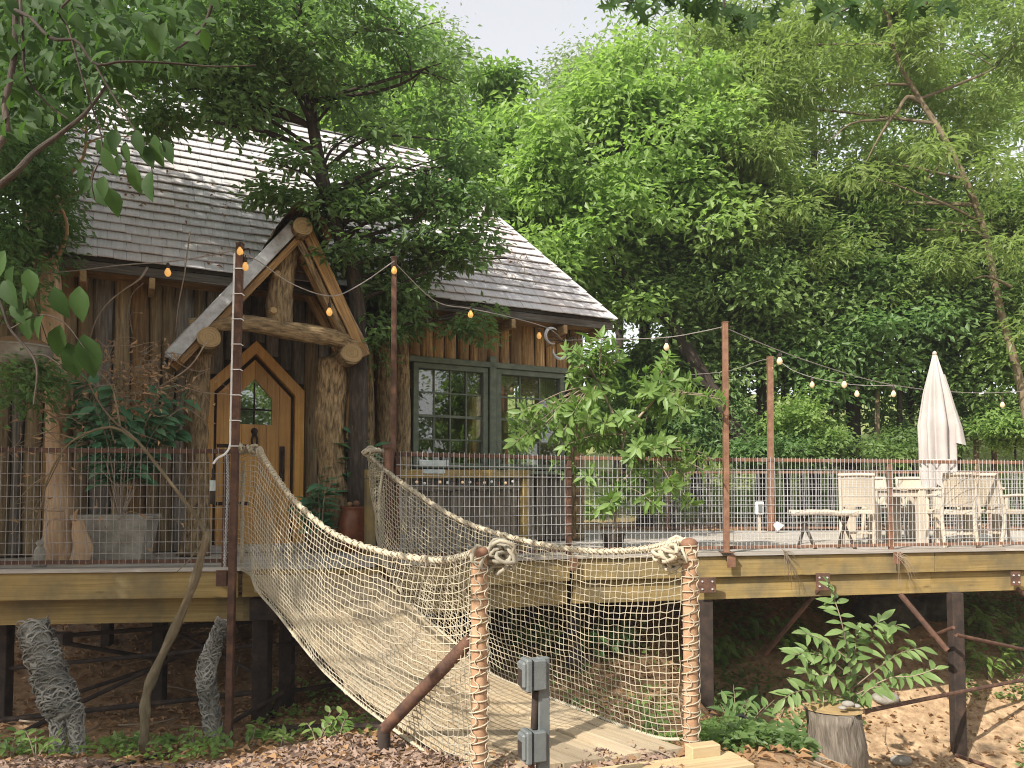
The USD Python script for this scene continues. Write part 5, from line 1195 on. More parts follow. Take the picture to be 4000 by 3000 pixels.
# the tree by the porch, over the roof
tree('porch_tree', 'dark small leaved tree growing through the deck beside the porch and over the roof', [P(1398, 2125, 8.95) * [1, 1, 0], P(1400, 1600, 8.85), P(1394, 1160, 8.75), P(1340, 960, 8.6), P(1300, 860, 8.5), P(1240, 600, 8.4), P(1190, 250, 8.3), P(1150, -150, 8.3)], .115, .05,
     [ell(1080, 200, 8.2, 430, 300, 1.1), ell(780, 330, 7.8, 300, 250, .8), ell(1450, 150, 8.5, 230, 170, .8), ell(1700, 330, 8.7, 170, 170, .5), ell(1560, 620, 8.7, 330, 230, .8), ell(1130, 640, 8.2, 260, 160, .7), ell(1700, 870, 8.9, 270, 150, .7), ell(1360, 900, 8.5, 200, 160, .6), ell(1820, 960, 9.1, 150, 60, .4), ell(1560, 1080, 8.9, 180, 110, .5), ell(1640, 1230, 9.3, 220, 70, .4), ell(1460, 1330, 9.0, 90, 130, .35), ell(1880, 1270, 9.6, 120, 60, .3), ell(1650, 1010, 8.7, 230, 90, .5)],
     480, 46, .110, .048, 'leaf_porch', 'bark', .24, 230, 44, .46, 1.6, extra=[([P(1300, 860, 8.5), P(1420, 760, 8.5), P(1600, 680, 8.6), P(1780, 640, 8.8)], .05, .01), ([P(1340, 960, 8.6), P(1500, 940, 8.6), P(1750, 1000, 8.8), P(1980, 1010, 9.1)], .035, .006), ([P(1240, 600, 8.4), P(1050, 520, 8.2), P(850, 480, 7.9), P(680, 470, 7.8)], .04, .006), ([P(1190, 250, 8.3), P(1350, 150, 8.4), P(1480, 60, 8.4)], .04, .01)], droop=.3, flat=.38)
# sunlit leaning trunk at the left end of the cottage
tree('pale_trunk_tree', 'pale sunlit leaning trunk in front of the left end of the cottage', [P(238, 2190, 7.5) * [1, 1, 0], P(232, 1900, 7.5), P(228, 1650, 7.5), P(205, 1250, 7.5), P(190, 1050, 7.55), P(120, 800, 7.6), P(50, 560, 7.7), P(-40, 200, 7.8)], .125, .07,
     [ell(60, 820, 7.3, 170, 250, .6), ell(-80, 350, 7.4, 250, 300, .8), ell(30, 1180, 7.1, 100, 120, .4), ell(170, 900, 7.2, 90, 110, .4), ell(40, 620, 6.4, 160, 160, .5), ell(-20, 1000, 6.4, 90, 200, .4), ell(90, 1500, 6.9, 90, 120, .3), ell(260, 480, 7.0, 200, 120, .4)], 230, 62, .085, .040, 'leaf_porch', 'peeled_log', .26, 231, 14, .35, 1.5)

# ------------------------------------------------------------------ the near tree with big leaves, top left
bt_ = Thing('big_leaved_tree', 'near tree at top left with big dark leaves hanging over the view', 'tree', (-4.6, 3.3, -.95))
bt_.part('trunk', tube(curve([(-4.6, 3.3, -1.2), (-4.55, 3.35, 1.0), (-4.7, 3.5, 3.0), (-5.2, 3.9, 5.0), (-5.6, 4.3, 7.2)], 24), np.linspace(.17, .07, 24), 10, rough=.2), 'bark', smooth=True)
limbs = [([(-4.68, 3.45, 2.7), P(-350, 900, 3.2), P(0, 720, 3.0), P(130, 600, 3.0), P(240, 520, 3.0), P(335, 440, 3.0), P(420, 330, 3.0)], .035, .008),
         ([(-4.7, 3.5, 3.0), P(-300, 700, 3.2), P(0, 560, 3.1), P(20, 400, 3.1), P(55, 225, 3.1), P(60, 60, 3.1), P(75, -120, 3.1)], .032, .014),
         ([P(75, -60, 3.0), P(90, 150, 3.0), P(100, 290, 3.0), P(180, 400, 3.0), P(265, 465, 3.0)], .014, .004), ([P(60, 40, 3.0), P(120, 70, 2.95), P(200, 150, 2.9), P(300, 160, 2.9), P(370, 250, 2.9), P(480, 240, 2.9), P(640, 245, 3.0), P(840, 260, 3.1), P(1000, 255, 3.2)], .016, .004),
         ([P(430, -120, 2.9), P(240, 30, 2.9), P(270, 120, 2.9), P(330, 330, 2.9), P(400, 560, 2.9), P(360, 700, 2.9), P(370, 780, 2.9)], .010, .003), ([P(370, 250, 2.9), P(470, 420, 2.9), P(560, 560, 2.9), P(590, 640, 2.9), P(600, 760, 2.9)], .008, .003),
         ([P(-300, 700, 3.2), P(-100, 950, 3.0), P(0, 1180, 2.9), P(40, 1285, 2.9), P(125, 1385, 2.9), P(145, 1460, 2.9), P(132, 1580, 2.9)], .014, .005), ([P(125, 1385, 2.9), P(180, 1390, 2.9), P(240, 1430, 2.9)], .006, .003), ([P(40, 1285, 2.9), P(150, 1230, 2.9), P(250, 1260, 2.9), P(330, 1360, 2.9)], .006, .003),
         ([P(840, -60, 3.3), P(830, 10, 3.3), P(785, 115, 3.3), P(680, 200, 3.2)], .020, .006)]
for q, ra, rb in limbs: bt_.part('limb', tube(curve(q, 26), np.linspace(ra * .5, rb * .7, 26), 7, rough=.12), 'bark', smooth=True)
r = np.random.default_rng(55)
spots = [(365, 775, 1.0), (425, 795, 1.05), (405, 735, .8), (345, 735, .7), (520, 705, 1.1), (588, 740, 1.2), (605, 595, 1.15), (640, 600, .9), (560, 620, .9), (402, 640, 1.1), (378, 590, .8), (295, 665, .5), (330, 690, .7), (500, 670, .7), (415, 575, .9), (465, 640, .6), (490, 600, .8), (535, 560, .9), (450, 560, .9),
         (150, 1150, 1.1), (210, 1190, 1.2), (105, 1275, 1.2), (310, 1195, 1.3), (235, 1340, 1.2), (325, 1400, 1.6), (265, 1415, 1.3), (55, 1110, 1.2), (20, 1160, 1.2), (110, 1110, 1.0), (60, 1230, 1.1), (170, 1290, 1.0), (20, 1050, 1.2)]
for px, py, s in spots:
    d = 2.9 + r.uniform(-.06, .06); a = r.uniform(-.7, .7)
    bt_.part('leaf', big_leaf(P(px, py - 60 * s, d), (math.sin(a), r.uniform(-.4, .4), -math.cos(a) * 1.1), (r.uniform(-.6, .6), -1, .35), .105 * s, .058 * s), 'leaf_big', smooth=True)
nl = 0
while nl < 268:
    px, py = r.uniform(-40, 900), r.uniform(-60, 560)
    if py > 520 - px * .45 + 60 * math.sin(px * .02) or (px > 620 and r.random() < .35): continue
    d = r.uniform(2.8, 3.5); a = r.uniform(-1.5, 1.5); s = r.uniform(.5, .95)
    bt_.part('leaf', big_leaf(P(px, py, d), (math.sin(a), r.uniform(-.6, .6), -math.cos(a) * .8), (r.uniform(-.9, .9), -1, r.uniform(.2, 1.4)), .10 * s, .054 * s), 'leaf_big', smooth=True); nl += 1
cc = crown_centers([(np.array([-6.6, 4.9, 6.6]), np.array([2.5, 2.6, 2.1])), (np.array([-5.2, 3.6, 5.4]), np.array([1.6, 1.6, 1.2])), (np.array([-7.7, 2.7, 5.0]), np.array([2.2, 2.2, 1.9])), (np.array([-7.2, 4.6, 3.6]), np.array([1.5, 1.6, 1.5]))], 440, r, .2, .33, .9, 8)
bt_.part('crown', clump_leaves(cc, .55, 110, .13, .07, r), 'leaf_elm', kind='stuff')
ml = []
while len(ml) < 1000:
    px, py = r.uniform(-60, 760), r.uniform(-80, 520)
    if py > 500 - max(px - 150, 0) * .55 + 50 * math.sin(px * .03): continue
    d = r.uniform(3.3, 4.6); a = r.uniform(-1.6, 1.6); s = r.uniform(.5, .95)
    ml.append(big_leaf(P(px, py, d), (math.sin(a), r.uniform(-.6, .6), -math.cos(a) * .8), (r.uniform(-.9, .9), -1, r.uniform(.2, 1.4)), .115 * s, .062 * s))
bt_.part('leaf_mass', join(ml), 'leaf_big', smooth=True, kind='stuff')
bt_.part('branches', join([tube(curve([(-5.2, 3.9, 5.0), (np.array([-5.2, 3.9, 5.0]) + c) / 2 + [0, 0, .2], c], 8), np.linspace(.05, .008, 8), 6, False) for c in cc[::9]]), 'bark', smooth=True, kind='stuff')
# oak sprays hanging in from the top
ok = Thing('oak_bough', 'dark lobed oak leaves hanging in from the top right, near the camera', 'oak branch', P(2700, -300, 4.2))
for q in ([P(3600, -500, 4.4), P(3000, -160, 4.3), P(2600, -30, 4.2), P(2420, 10, 4.2)], [P(3000, -160, 4.3), P(2830, 0, 4.2), P(2890, 90, 4.2)], [P(3600, -500, 4.4), P(3500, -120, 4.3), P(3330, 20, 4.3), P(3250, 60, 4.3)], [P(3500, -120, 4.3), P(3620, 0, 4.3), P(3560, 40, 4.3)]):
    ok.part('twig', tube(curve(q, 16), np.linspace(.012, .003, 16), 6), 'bark', smooth=True)
for px, py, n in ((2430, 20, 7), (2520, 10, 8), (2640, 15, 10), (2740, 30, 9), (2840, 60, 11), (2890, 90, 9), (3040, 0, 6), (3180, 10, 8), (3300, 40, 11), (3420, 20, 7), (3560, 20, 7), (3330, 90, 5), (2790, 0, 7), (3650, 0, 5)):
    for i in range(n):
        a = r.uniform(-1.6, 1.6); s = r.uniform(.8, 1.25)
        ok.part('leaf', oak_leaf(P(px + r.normal(0, 32), py - 30 + r.normal(0, 26), 4.2 + r.uniform(-.15, .15)), (math.sin(a), r.uniform(-.5, .5), -math.cos(a) * .8 - .1), (r.uniform(-.8, .8), -1, r.uniform(-.1, 1.0)), .115 * s, .115 * s), 'leaf_big')

# trees standing behind the viewer, seen only as reflections in the panes
for i, (x, y, h) in enumerate(((-9, -15, 9), (-4.5, -17, 10), (.5, -16, 10), (5, -15, 10.5), (9.5, -13, 10), (13, -8, 9), (18, -4, 10), (23, -8, 11), (26, 1, 10), (15.5, -14, 10.5))):
    g = float(ground_z(x, y))
    tree('forest_tree', ('broad tree', 'leafy tree', 'dense tree', 'tall tree', 'wide tree', 'round tree', 'shady tree', 'tallest tree', 'farthest tree', 'leaning tree')[i] + ' behind the viewpoint, seen only mirrored in the cottage windows', [(x, y, g - .1), (x + .2, y, g + h * .4), (x, y, g + h * .8)], .17, .05,
         [(np.array([x, y, g + h * .72]), np.array([2.6, 2.4, h * .26])), (np.array([x + .6, y, g + h * .4]), np.array([2.2, 2.2, h * .22]))], 80, 110, .24, .13, 'leaf_elm', 'bark', .8, 500 + i, 8, .25)

# ------------------------------------------------------------------ leafy plants with leaves one can pick out
def leaf_parts(t_, tips, per, L, Wd, m, r, limit=300, up=.35, spread=1.0, back=.10, droop=.3):
    """Whorls of long leaves at twig ends: the first ones as parts, any beyond the limit as one."""
    extra = []; n = 0
    for p, ax in tips:
        ax = nrm(ax); e0 = nrm(np.cross(ax, [0.3, .5, .81])); e1 = np.cross(ax, e0); ph = r.uniform(0, 6.28)
        for i in range(per):
            a = ph + i * 2.4; rad = np.cos(a) * e0 + np.sin(a) * e1
            d = nrm(rad * spread + ax * r.uniform(.25, .9) + [0, 0, r.uniform(-.25, .2)])
            nn = nrm(ax * .8 + ZU * up + rand_dirs(1, -1, 1, r)[0] * .35 - d * .1)
            s = r.uniform(.7, 1.2)
            g = big_leaf(np.asarray(p) - ax * back * r.uniform(0, 1), d, nn, L * s, Wd * s, .16, droop * r.uniform(.4, 1.4))
            if n < limit: t_.part('leaf', g, m, smooth=True)
            else: extra.append(g)
            n += 1
    if extra: t_.part('leaf_mass', join(extra), m, smooth=True, kind='stuff')
r = np.random.default_rng(71)
bb = P(2395, 2085, 8.95); bb[2] = 0
bush = Thing('bright_bush', 'bright green bush with long leaves drooping over the railing at the cottage corner', 'bush', bb)
tips_px = [(2240, 1365), (2300, 1320), (2345, 1345), (2410, 1345), (2230, 1430), (2262, 1490), (2360, 1425), (2425, 1405), (2600, 1385), (2600, 1440), (2520, 1445), (2470, 1480), (2565, 1490), (2640, 1480), (2700, 1480), (2765, 1545), (2722, 1572), (2790, 1560), (2540, 1560), (2472, 1560), (2400, 1540), (2310, 1560), (2235, 1595), (2165, 1605), (2100, 1620), (2055, 1650), (2130, 1665), (2035, 1690), (2200, 1685), (2282, 1650), (2352, 1650), (2432, 1622),
           (2622, 1602), (2684, 1612), (2582, 1645), (2500, 1665), (2650, 1785), (2742, 1768), (2790, 1795), (2560, 1755), (2450, 1785), (2352, 1735), (2252, 1745), (2172, 1735), (2285, 1860), (2200, 1850), (2480, 1900), (2420, 1945), (2385, 1965), (2560, 1925), (2632, 1905), (2540, 1990), (2650, 1965), (2342, 1990), (2500, 1825), (2320, 1480), (2450, 1700), (2600, 1710)]
hub = P(2420, 1780, 8.75); stems = []
for q0, q1 in (((2395, 2085, 8.95), (2410, 1900, 8.85)), ((2410, 1900, 8.85), (2440, 1700, 8.75)), ((2410, 1900, 8.85), (2530, 1770, 8.7)), ((2440, 1700, 8.75), (2340, 1500, 8.7)), ((2440, 1700, 8.75), (2560, 1560, 8.7))):
    stems.append((P(*q0) if q0[1] < 2080 else bb, P(*q1)))
bush.part('stem', join([tube(curve([a, (a + b) / 2 + r.normal(0, .02, 3), b], 8), np.linspace(.018, .012, 8), 7) for a, b in stems]), 'twig', smooth=True)
tips = []
ends = [b for _, b in stems]; tw = []
for px, py in tips_px + [(a + r.uniform(-60, 60), b + r.uniform(-45, 45)) for a, b in tips_px]:
    p = P(px, py, 8.62 + r.uniform(-.38, .38)); j = ends[int(np.argmin([np.linalg.norm(p - e) for e in ends]))]
    c = curve([j, (j + p) / 2 + [0, 0, .06], p], 7); tw.append(tube(c, np.linspace(.008, .0035, 7), 5, False)); tips.append((p, nrm(c[-1] - c[-2]) + [0, -.25, .15]))
bush.part('twigs', join(tw), 'twig', smooth=True, kind='stuff')
leaf_parts(bush, tips, 20, .160, .050, 'leaf_bush', r, spread=.9, back=.34, droop=.14)
pk = Thing('bush_tub', 'low brown tub at the foot of the bright bush', 'tub', bb)
pk.part('tub', lathe(bb, [(0, 0), (.11, 0), (.13, .18), (.14, .19), (.14, .21), (.12, .21), (.11, .17), (0, .17)], 18), 'bark', smooth=True)
pk.part('soil', lathe(bb, [(.118, .18), (0, .19)], 14), 'interior')

# old stump with the sapling behind it
sb = P(3270, 2990, 7.5); sb[2] = float(ground_z(sb[0], 7.5)) - .1
stz = P(3270, 2772, 7.5)[2]
sm = Thing('tree_stump', 'broad grey barked tree stump under the front edge of the right hand deck', 'stump', sb)
sm.part('bark', tube(np.linspace([sb[0], 7.5, sb[2]], [sb[0] - .02, 7.5, stz], 12), np.r_[np.linspace(.40, .30, 4), np.linspace(.29, .255, 8)], 22, caps=True, rough=.22, seed=5), 'stump_bark', smooth=True)
sm.part('cut_top', log_end((sb[0] - .02, 7.5, stz), ZU, .245, .01), 'log_end')
for q, rr in (((3312, 2750, 7.4), .05), ((3345, 2758, 7.42), .035), ((3290, 2765, 7.35), .032)):
    c = P(*q); c[2] = max(c[2], stz + rr * .5); single('pale_stone', ico(c, rr, 2, (1.2, 1, .6)), 'pale_stone', {.05: 'largest pale stone lying on the tree stump', .035: 'pale stone at the right edge of the tree stump top', .032: 'smallest pale stone at the left of the tree stump top'}[rr], 'stone', smooth=True)
sap = Thing('sapling', 'sapling with long bright leaves and one tall shoot above the tree stump', 'sapling', (P(3330, 2800, 7.75)[0], 7.75, float(ground_z(P(3330, 2800, 7.75)[0], 7.75))))
stalks = [([(3335, 3050), (3330, 2760), (3318, 2600), (3290, 2440), (3255, 2330), (3232, 2268)], 20), ([(3322, 2610), (3390, 2520), (3410, 2450), (3440, 2425)], 10), ([(3400, 2500), (3460, 2460), (3510, 2440)], 7), ([(3328, 2690), (3430, 2610), (3520, 2550), (3600, 2530)], 13), ([(3322, 2640), (3230, 2570), (3150, 2550), (3100, 2560)], 12), ([(3318, 2580), (3230, 2510), (3140, 2470)], 9),
          ([(3330, 2740), (3220, 2700), (3120, 2700), (3060, 2730)], 11), ([(3332, 2720), (3470, 2650), (3570, 2640), (3660, 2610)], 13), ([(3330, 2760), (3400, 2690), (3470, 2680)], 9), ([(3328, 2700), (3250, 2640), (3200, 2640), (3130, 2620)], 10), ([(3332, 2780), (3330, 2740), (3350, 2700)], 8), ([(3322, 2640), (3340, 2540), (3345, 2480)], 8)]
for q, n in stalks:
    c = curve([P(x, y, 7.7 - .0009 * abs(x - 3330) + r.uniform(-.12, .12) * (k > 0)) for k, (x, y) in enumerate(q)], 24)
    sap.part('stem', tube(c, np.linspace(.011 if n == 20 else .007, .003, 24), 6), 'twig', smooth=True)
    n = int(n * 1.6)
    for i in range(n):
        t = .22 + .78 * (i + .5) / n; j = min(int(t * 23), 22); tg = nrm(c[j + 1] - c[j]); sd_ = nrm(np.cross(tg, [0.1, -.4, .9])) * (1 if i % 2 else -1)
        if i == n - 1: sd_ = tg
        d_ = nrm(sd_ * .9 + tg * .5 + [r.normal(0, .15), -.25 + r.normal(0, .25), -.15 + r.normal(0, .2)])
        s = r.uniform(.7, 1.15) * (.62 if (n == 32 and t > .85) else 1)
        sap.part('leaf', big_leaf(c[j], d_, nrm([r.normal(0, .3), -.8, .75]), .185 * s, .060 * s, .15, .32), 'leaf_sapling', smooth=True)

def small_plant(name, label, px, py, d, h, stems, per, L, Wd, m, seed, group=None, cat='plant', spread=.5, base_z=None):
    rr = np.random.default_rng(seed); b = P(px, py, d)
    b[2] = float(ground_z(b[0], b[1])) if base_z is None else base_z
    t_ = Thing(name, label, cat, b, group)
    for i in range(stems):
        a = rr.uniform(0, 6.28); top = b + [math.cos(a) * spread * h * rr.uniform(.3, 1), math.sin(a) * spread * h * rr.uniform(.2, .8), h * rr.uniform(.6, 1.05)]
        c = curve([b, (b + top) / 2 + [0, 0, h * .12], top], 12); t_.part('stem', tube(c, np.linspace(.006, .002, 12), 5), 'twig')
        for k in range(per):
            j = min(int((.25 + .75 * (k + .5) / per) * 11), 10); tg = nrm(c[j + 1] - c[j]); sd_ = nrm(np.cross(tg, [.2, -.5, .84])) * (1 if k % 2 else -1)
            d_ = nrm(sd_ + tg * .5 + rr.normal(0, .25, 3)); s = rr.uniform(.7, 1.2)
            t_.part('leaf', big_leaf(c[j], d_, nrm([rr.normal(0, .3), -.35, .9]), L * s, Wd * s, .15, .3), m, smooth=True)
    return t_
small_plant('understory_plant', 'leafy plant with fanned leaves at the foot of the bridge post, left of the stump', 2880, 2700, 7.6, .62, 8, 10, .14, .045, 'leaf_deep', 601, spread=.6)
small_plant('understory_plant', 'fresh green plant right of the rusty deck post above the slope', 3860, 2560, 10.6, .55, 9, 9, .13, .05, 'leaf_bright', 602, spread=.9)
small_plant('understory_plant', 'tuft of leaves behind the near right bridge post, low', 2560, 2790, 5.9, .3, 6, 7, .08, .035, 'leaf_bright', 603, spread=.8)
for i, (px, py, d, h, lb) in enumerate(((640, 2860, 6.5, .16, 'seedling left of the second rope wrapped post'), (760, 2850, 6.5, .18, 'seedling close to the second rope wrapped post'), (985, 2840, 6.6, .15, 'seedling just right of the tall light pole'), (1240, 2890, 5.9, .26, 'brightest seedling, between thick post and brace foot'), (1325, 2900, 5.8, .16, 'small seedling left of the brace foot'), (140, 2950, 5.8, .22, 'seedling left of the forked rope wrapped post'), (40, 2930, 5.9, .20, 'seedling at the bottom left corner'),
                                        (440, 2900, 6.3, .14, 'seedling between the dead stem and the forked post'), (865, 2900, 6.2, .15, 'seedling at the foot of the tall light pole'), (1100, 2890, 6.2, .13, 'seedling beside the thick deck post'), (540, 2885, 6.3, .16, 'seedling at the foot of the dead stem'))):
    small_plant('seedling', lb, px, py, d, h, 4, 5, .075, .034, 'leaf_bright' if i % 2 else 'leaf_bush', 620 + i, spread=.8, cat='seedling')
for i, (px, py, d, h, lb) in enumerate(((2830, 2420, 10.8, .45, 'green plant high on the shaded bank, just right of the first deck post'), (2960, 2390, 11.2, .5, 'green plant on the shaded bank below the second bracket'), (3080, 2440, 11.0, .4, 'green plant on the shaded bank left of the slanting brace'), (2880, 2560, 9.9, .35, 'green plant in the middle of the bank left of the sapling'), (3080, 2640, 9.4, .35, 'green plant behind the sapling, lower left'), (3850, 2400, 11.4, .5, 'green plant under the deck at far right'), (3960, 2480, 11.0, .45, 'green plant at the right edge of the slope'), (2330, 2560, 9.0, .4, 'green plant seen through the right rope net'), (2100, 2500, 9.2, .35, 'green plant seen through the net left of the right post'))):
    small_plant('bank_plant', lb, px, py, d, h, 9, 8, .15, .065, ('leaf_elm', 'leaf_deep', 'leaf_bright')[i % 3], 660 + i, spread=1.1)
small_plant('trough_plant', 'big green leafy plant growing from the stone trough and climbing the left porch post', 470, 2050, 7.62, 1.45, 30, 14, .19, .085, 'leaf_fern', 640, spread=.50, base_z=.40)
small_plant('porch_plant', 'dark green leafy plant between the right porch post and the jar', 1370, 2120, 8.95, 1.4, 18, 14, .21, .085, 'leaf_fern', 641, spread=.22, base_z=.0)
small_plant('porch_plant', 'small dark leafy plant in front of the right porch post', 1250, 2120, 8.55, .95, 9, 10, .18, .075, 'leaf_fern', 642, spread=.25, base_z=.0)

def carpet(seed, regions, L, Wd, m, name, label, hgt=.14):
    rr = np.random.default_rng(seed); out = []
    for px0, px1, d0, d1, n in regions:
        d = rr.uniform(d0, d1, n); x = (rr.uniform(px0, px1, n) - 2000) / FPX * d
        k = meshkit.fbm(np.stack([x, d, 0 * x], -1) * 2.2, 2, seed) > .40; x, d = x[k], d[k]
        c = np.stack([x, d, ground_z(x, d) + rr.uniform(.01, hgt, len(x))], 1)
        s = rr.uniform(.6, 1.3, len(x)); out.append(leaves(c, rand_dirs(len(x), -.3, .5, rr), nrm(ZU * .8 + rand_dirs(len(x), -1, 1, rr) * .6 + [0, -.4, 0]), L * s, Wd * s, .2, .2))
    single(name, join(out), m, label, 'ground cover', kind='stuff')
carpet(31, [(2700, 3150, 5.2, 7.2, 2600), (2700, 3350, 9.3, 12.8, 2600), (3740, 4100, 10.2, 12.5, 1700), (3950, 4200, 7.5, 9.5, 700)], .07, .045, 'leaf_elm', 'ground_ivy', 'low green ivy creeping over the ground around the right deck posts')
carpet(32, [(-100, 900, 5.9, 6.6, 500), (1000, 1500, 6.4, 8.5, 900), (1900, 2650, 7.0, 11.0, 900), (2250, 2640, 5.3, 5.8, 250)], .06, .038, 'leaf_bright', 'ground_ivy', 'sparse green seedlings and ivy on the ravine floor near the bridge', .10)
carpet(33, [(2500, 4300, 17.0, 30.0, 9000)], .35, .05, 'meadow_grass', 'meadow_grass', 'long yellow green grass in the sunny clearing beyond the trunks', .25)

# ------------------------------------------------------------------ dead stem, vines, shaggy posts
ds = Thing('dead_stem', 'crooked bare dead stem leaning up in front of the left railing', 'dead tree', P(560, 2845, 6.25))
main = [np.array([P(562, 2850, 6.25)[0], 6.25, float(ground_z(P(562, 2850, 6.25)[0], 6.25)) - .08]), P(566, 2830, 6.25), P(572, 2720, 6.25), P(615, 2600, 6.25), P(700, 2420, 6.25), P(762, 2260, 6.22), P(800, 2120, 6.2), P(812, 2075, 6.2)]
ds.part('stem', tube(curve(main, 30), np.linspace(.040, .030, 30) * (1 + .15 * np.sin(np.arange(30) * 1.3)), 9, rough=.25), 'pale_bark', smooth=True)
for q, ra, rb in (([(806, 2090, 6.2), (778, 2035, 6.2), (700, 1930, 6.2), (600, 1800, 6.2), (525, 1712, 6.2), (440, 1640, 6.25), (380, 1560, 6.3), (340, 1480, 6.3)], .020, .004), ([(540, 1725, 6.2), (430, 1668, 6.2), (280, 1725, 6.2), (195, 1850, 6.2), (160, 1980, 6.2), (118, 2130, 6.2)], .012, .004), ([(800, 2095, 6.2), (745, 2180, 6.15), (690, 2235, 6.1)], .007, .003),
                  ([(470, 1665, 6.2), (450, 1560, 6.2), (430, 1500, 6.2), (360, 1430, 6.2)], .008, .003), ([(195, 1850, 6.2), (120, 1900, 6.2), (40, 1990, 6.2)], .006, .002), ([(300, 1715, 6.2), (180, 1690, 6.2), (60, 1740, 6.2)], .007, .002), ([(240, 1780, 6.2), (150, 1960, 6.2), (60, 2110, 6.2)], .005, .002)):
    ds.part('twig', tube(curve([P(*a) for a in q], 26), np.linspace(ra, rb, 26), 6, rough=.2), 'pale_bark', smooth=True)
dv = Thing('dry_vine', 'tangle of dry vines and withered leaves hanging on the left cottage wall', 'vine', P(500, 1500, 7.9))
for q, ra in (([(575, 1045, 7.9), (545, 1090, 7.8), (480, 1135, 7.8), (420, 1185, 7.8), (375, 1250, 7.8), (352, 1320, 7.85)], .012), ([(560, 1105, 7.8), (512, 1160, 7.8), (495, 1290, 7.8)], .006), ([(810, 1330, 7.5), (742, 1430, 7.5), (640, 1500, 7.5), (570, 1535, 7.6)], .009), ([(742, 905, 7.6), (722, 1060, 7.5), (697, 1190, 7.5), (685, 1295, 7.5)], .008), ([(510, 1270, 7.8), (420, 1350, 7.8)], .005), ([(330, 1430, 7.5), (440, 1520, 7.5), (465, 1600, 7.5)], .010), ([(890, 1540, 7.5), (780, 1530, 7.5), (660, 1490, 7.5)], .006), ([(820, 1440, 7.5), (770, 1450, 7.5), (700, 1420, 7.5), (640, 1360, 7.5)], .005)):
    dv.part('vine', tube(curve([P(*a) for a in q], 22), np.linspace(ra, ra * .45, 22), 6, rough=.2), 'twig', smooth=True)
tg_, lf_c = [], []
rr = np.random.default_rng(81)
for i in range(150):
    p = P(rr.normal(520, 110), rr.normal(1490, 75), rr.uniform(7.3, 7.8)); d_ = rand_dirs(1, -.7, .7, rr)[0] * rr.uniform(.10, .32); m_ = p + d_ * .5 + rr.normal(0, .04, 3)
    tg_.append(tube(curve([p, m_, p + d_], 7), np.linspace(.0045, .002, 7), 4, False)); lf_c += [p + d_, m_]
for i in range(60):
    p = P(rr.uniform(20, 560), rr.uniform(1300, 2100), rr.uniform(6.7, 7.3)); d_ = rand_dirs(1, -.9, .5, rr)[0] * rr.uniform(.12, .4); m_ = p + d_ * .5 + rr.normal(0, .05, 3)
    tg_.append(tube(curve([p, m_, p + d_], 7), np.linspace(.004, .0015, 7), 4, False)); lf_c += [p + d_]
dv.part('fine_twigs', join(tg_), 'twig', smooth=True, kind='stuff')
lf_c = np.array(lf_c); dv.part('dry_leaves', leaves(lf_c, rand_dirs(len(lf_c), -1, .2, rr), rand_dirs(len(lf_c), -1, 1, rr), rr.uniform(.04, .08, len(lf_c)), .025, .35, .4), 'dry_leaf', kind='stuff')
rv = Thing('roof_debris', 'handful of dry vine stems and leaves lying low on the right of the roof', 'debris', P(2080, 1120, 10.3))
q_ = []
for i in range(46):
    p = roof_pt(rr.uniform(-.55, .35), rr.uniform(.25, .75), .05); d_ = np.array([*(rr.normal(0, .13, 2)), rr.normal(0, .05)]) ; q_.append(tube(curve([p, p + d_ * .5 + [0, -.03, .05], p + d_ + [0, -.01, .01]], 7), .004, 4, False))
rv.part('dry_stems', join(q_), 'twig', kind='stuff')

def shaggy(name, label, paths, seed):
    rr = np.random.default_rng(seed); t_ = Thing(name, label, 'wrapped post', paths[0][0][-1], None)
    for pts, radii in paths:
        c = curve(pts, 40); rad = np.interp(np.linspace(0, 1, 40), np.linspace(0, 1, len(radii)), radii)
        t_.part('core', tube(c, rad * .86, 12, rough=.25, seed=seed), 'grey_fibre', smooth=True)
        tt_, a_, b_ = frames(c); st = []
        L = np.linalg.norm(np.diff(c, axis=0), axis=1).sum()
        for i in range(int(L * 420)):
            j = rr.integers(0, 38); th = rr.uniform(0, 6.28); span = rr.uniform(.5, 1.5); k = np.linspace(0, 1, 7)
            ang = th + span * k; lift = 1 + .30 * np.sin(np.pi * k) * rr.uniform(.2, 1.0)
            off = (k - .5) * rr.uniform(-.10, .10) - .03 * np.sin(np.pi * k)
            p = c[j] + tt_[j] * off[:, None] + rad[j] * lift[:, None] * .92 * (np.cos(ang)[:, None] * a_[j] + np.sin(ang)[:, None] * b_[j])
            st.append(tube(p, np.array([.003, .006, .008, .0085, .0075, .005, .002]) * rr.uniform(.7, 1.25), 4, False))
        t_.part('fibre_wrap', join(st), 'fibre', smooth=True, kind='stuff')
    return t_
shaggy('shaggy_post', 'thick shaggy grey fibre wrapped post forking into two legs, far left under the deck', [([P(130, 2440, 6.5), P(175, 2580, 6.4), P(225, 2720, 6.3), P(262, 2810, 6.25)], [.11, .125, .13, .115]), ([P(235, 2770, 6.25), P(226, 2860, 6.2), P(222, 2985, 6.15)], [.075, .052, .048]), ([P(285, 2770, 6.27), P(298, 2860, 6.25), P(300, 2985, 6.2)], [.075, .052, .046])], 91)
shaggy('shaggy_post', 'slimmer shaggy grey fibre wrapped post left of the tall light pole', [([P(868, 2435, 6.9), P(835, 2530, 6.85), P(805, 2620, 6.8), P(818, 2740, 6.75), P(848, 2920, 6.7)], [.055, .065, .075, .075, .070])], 92)

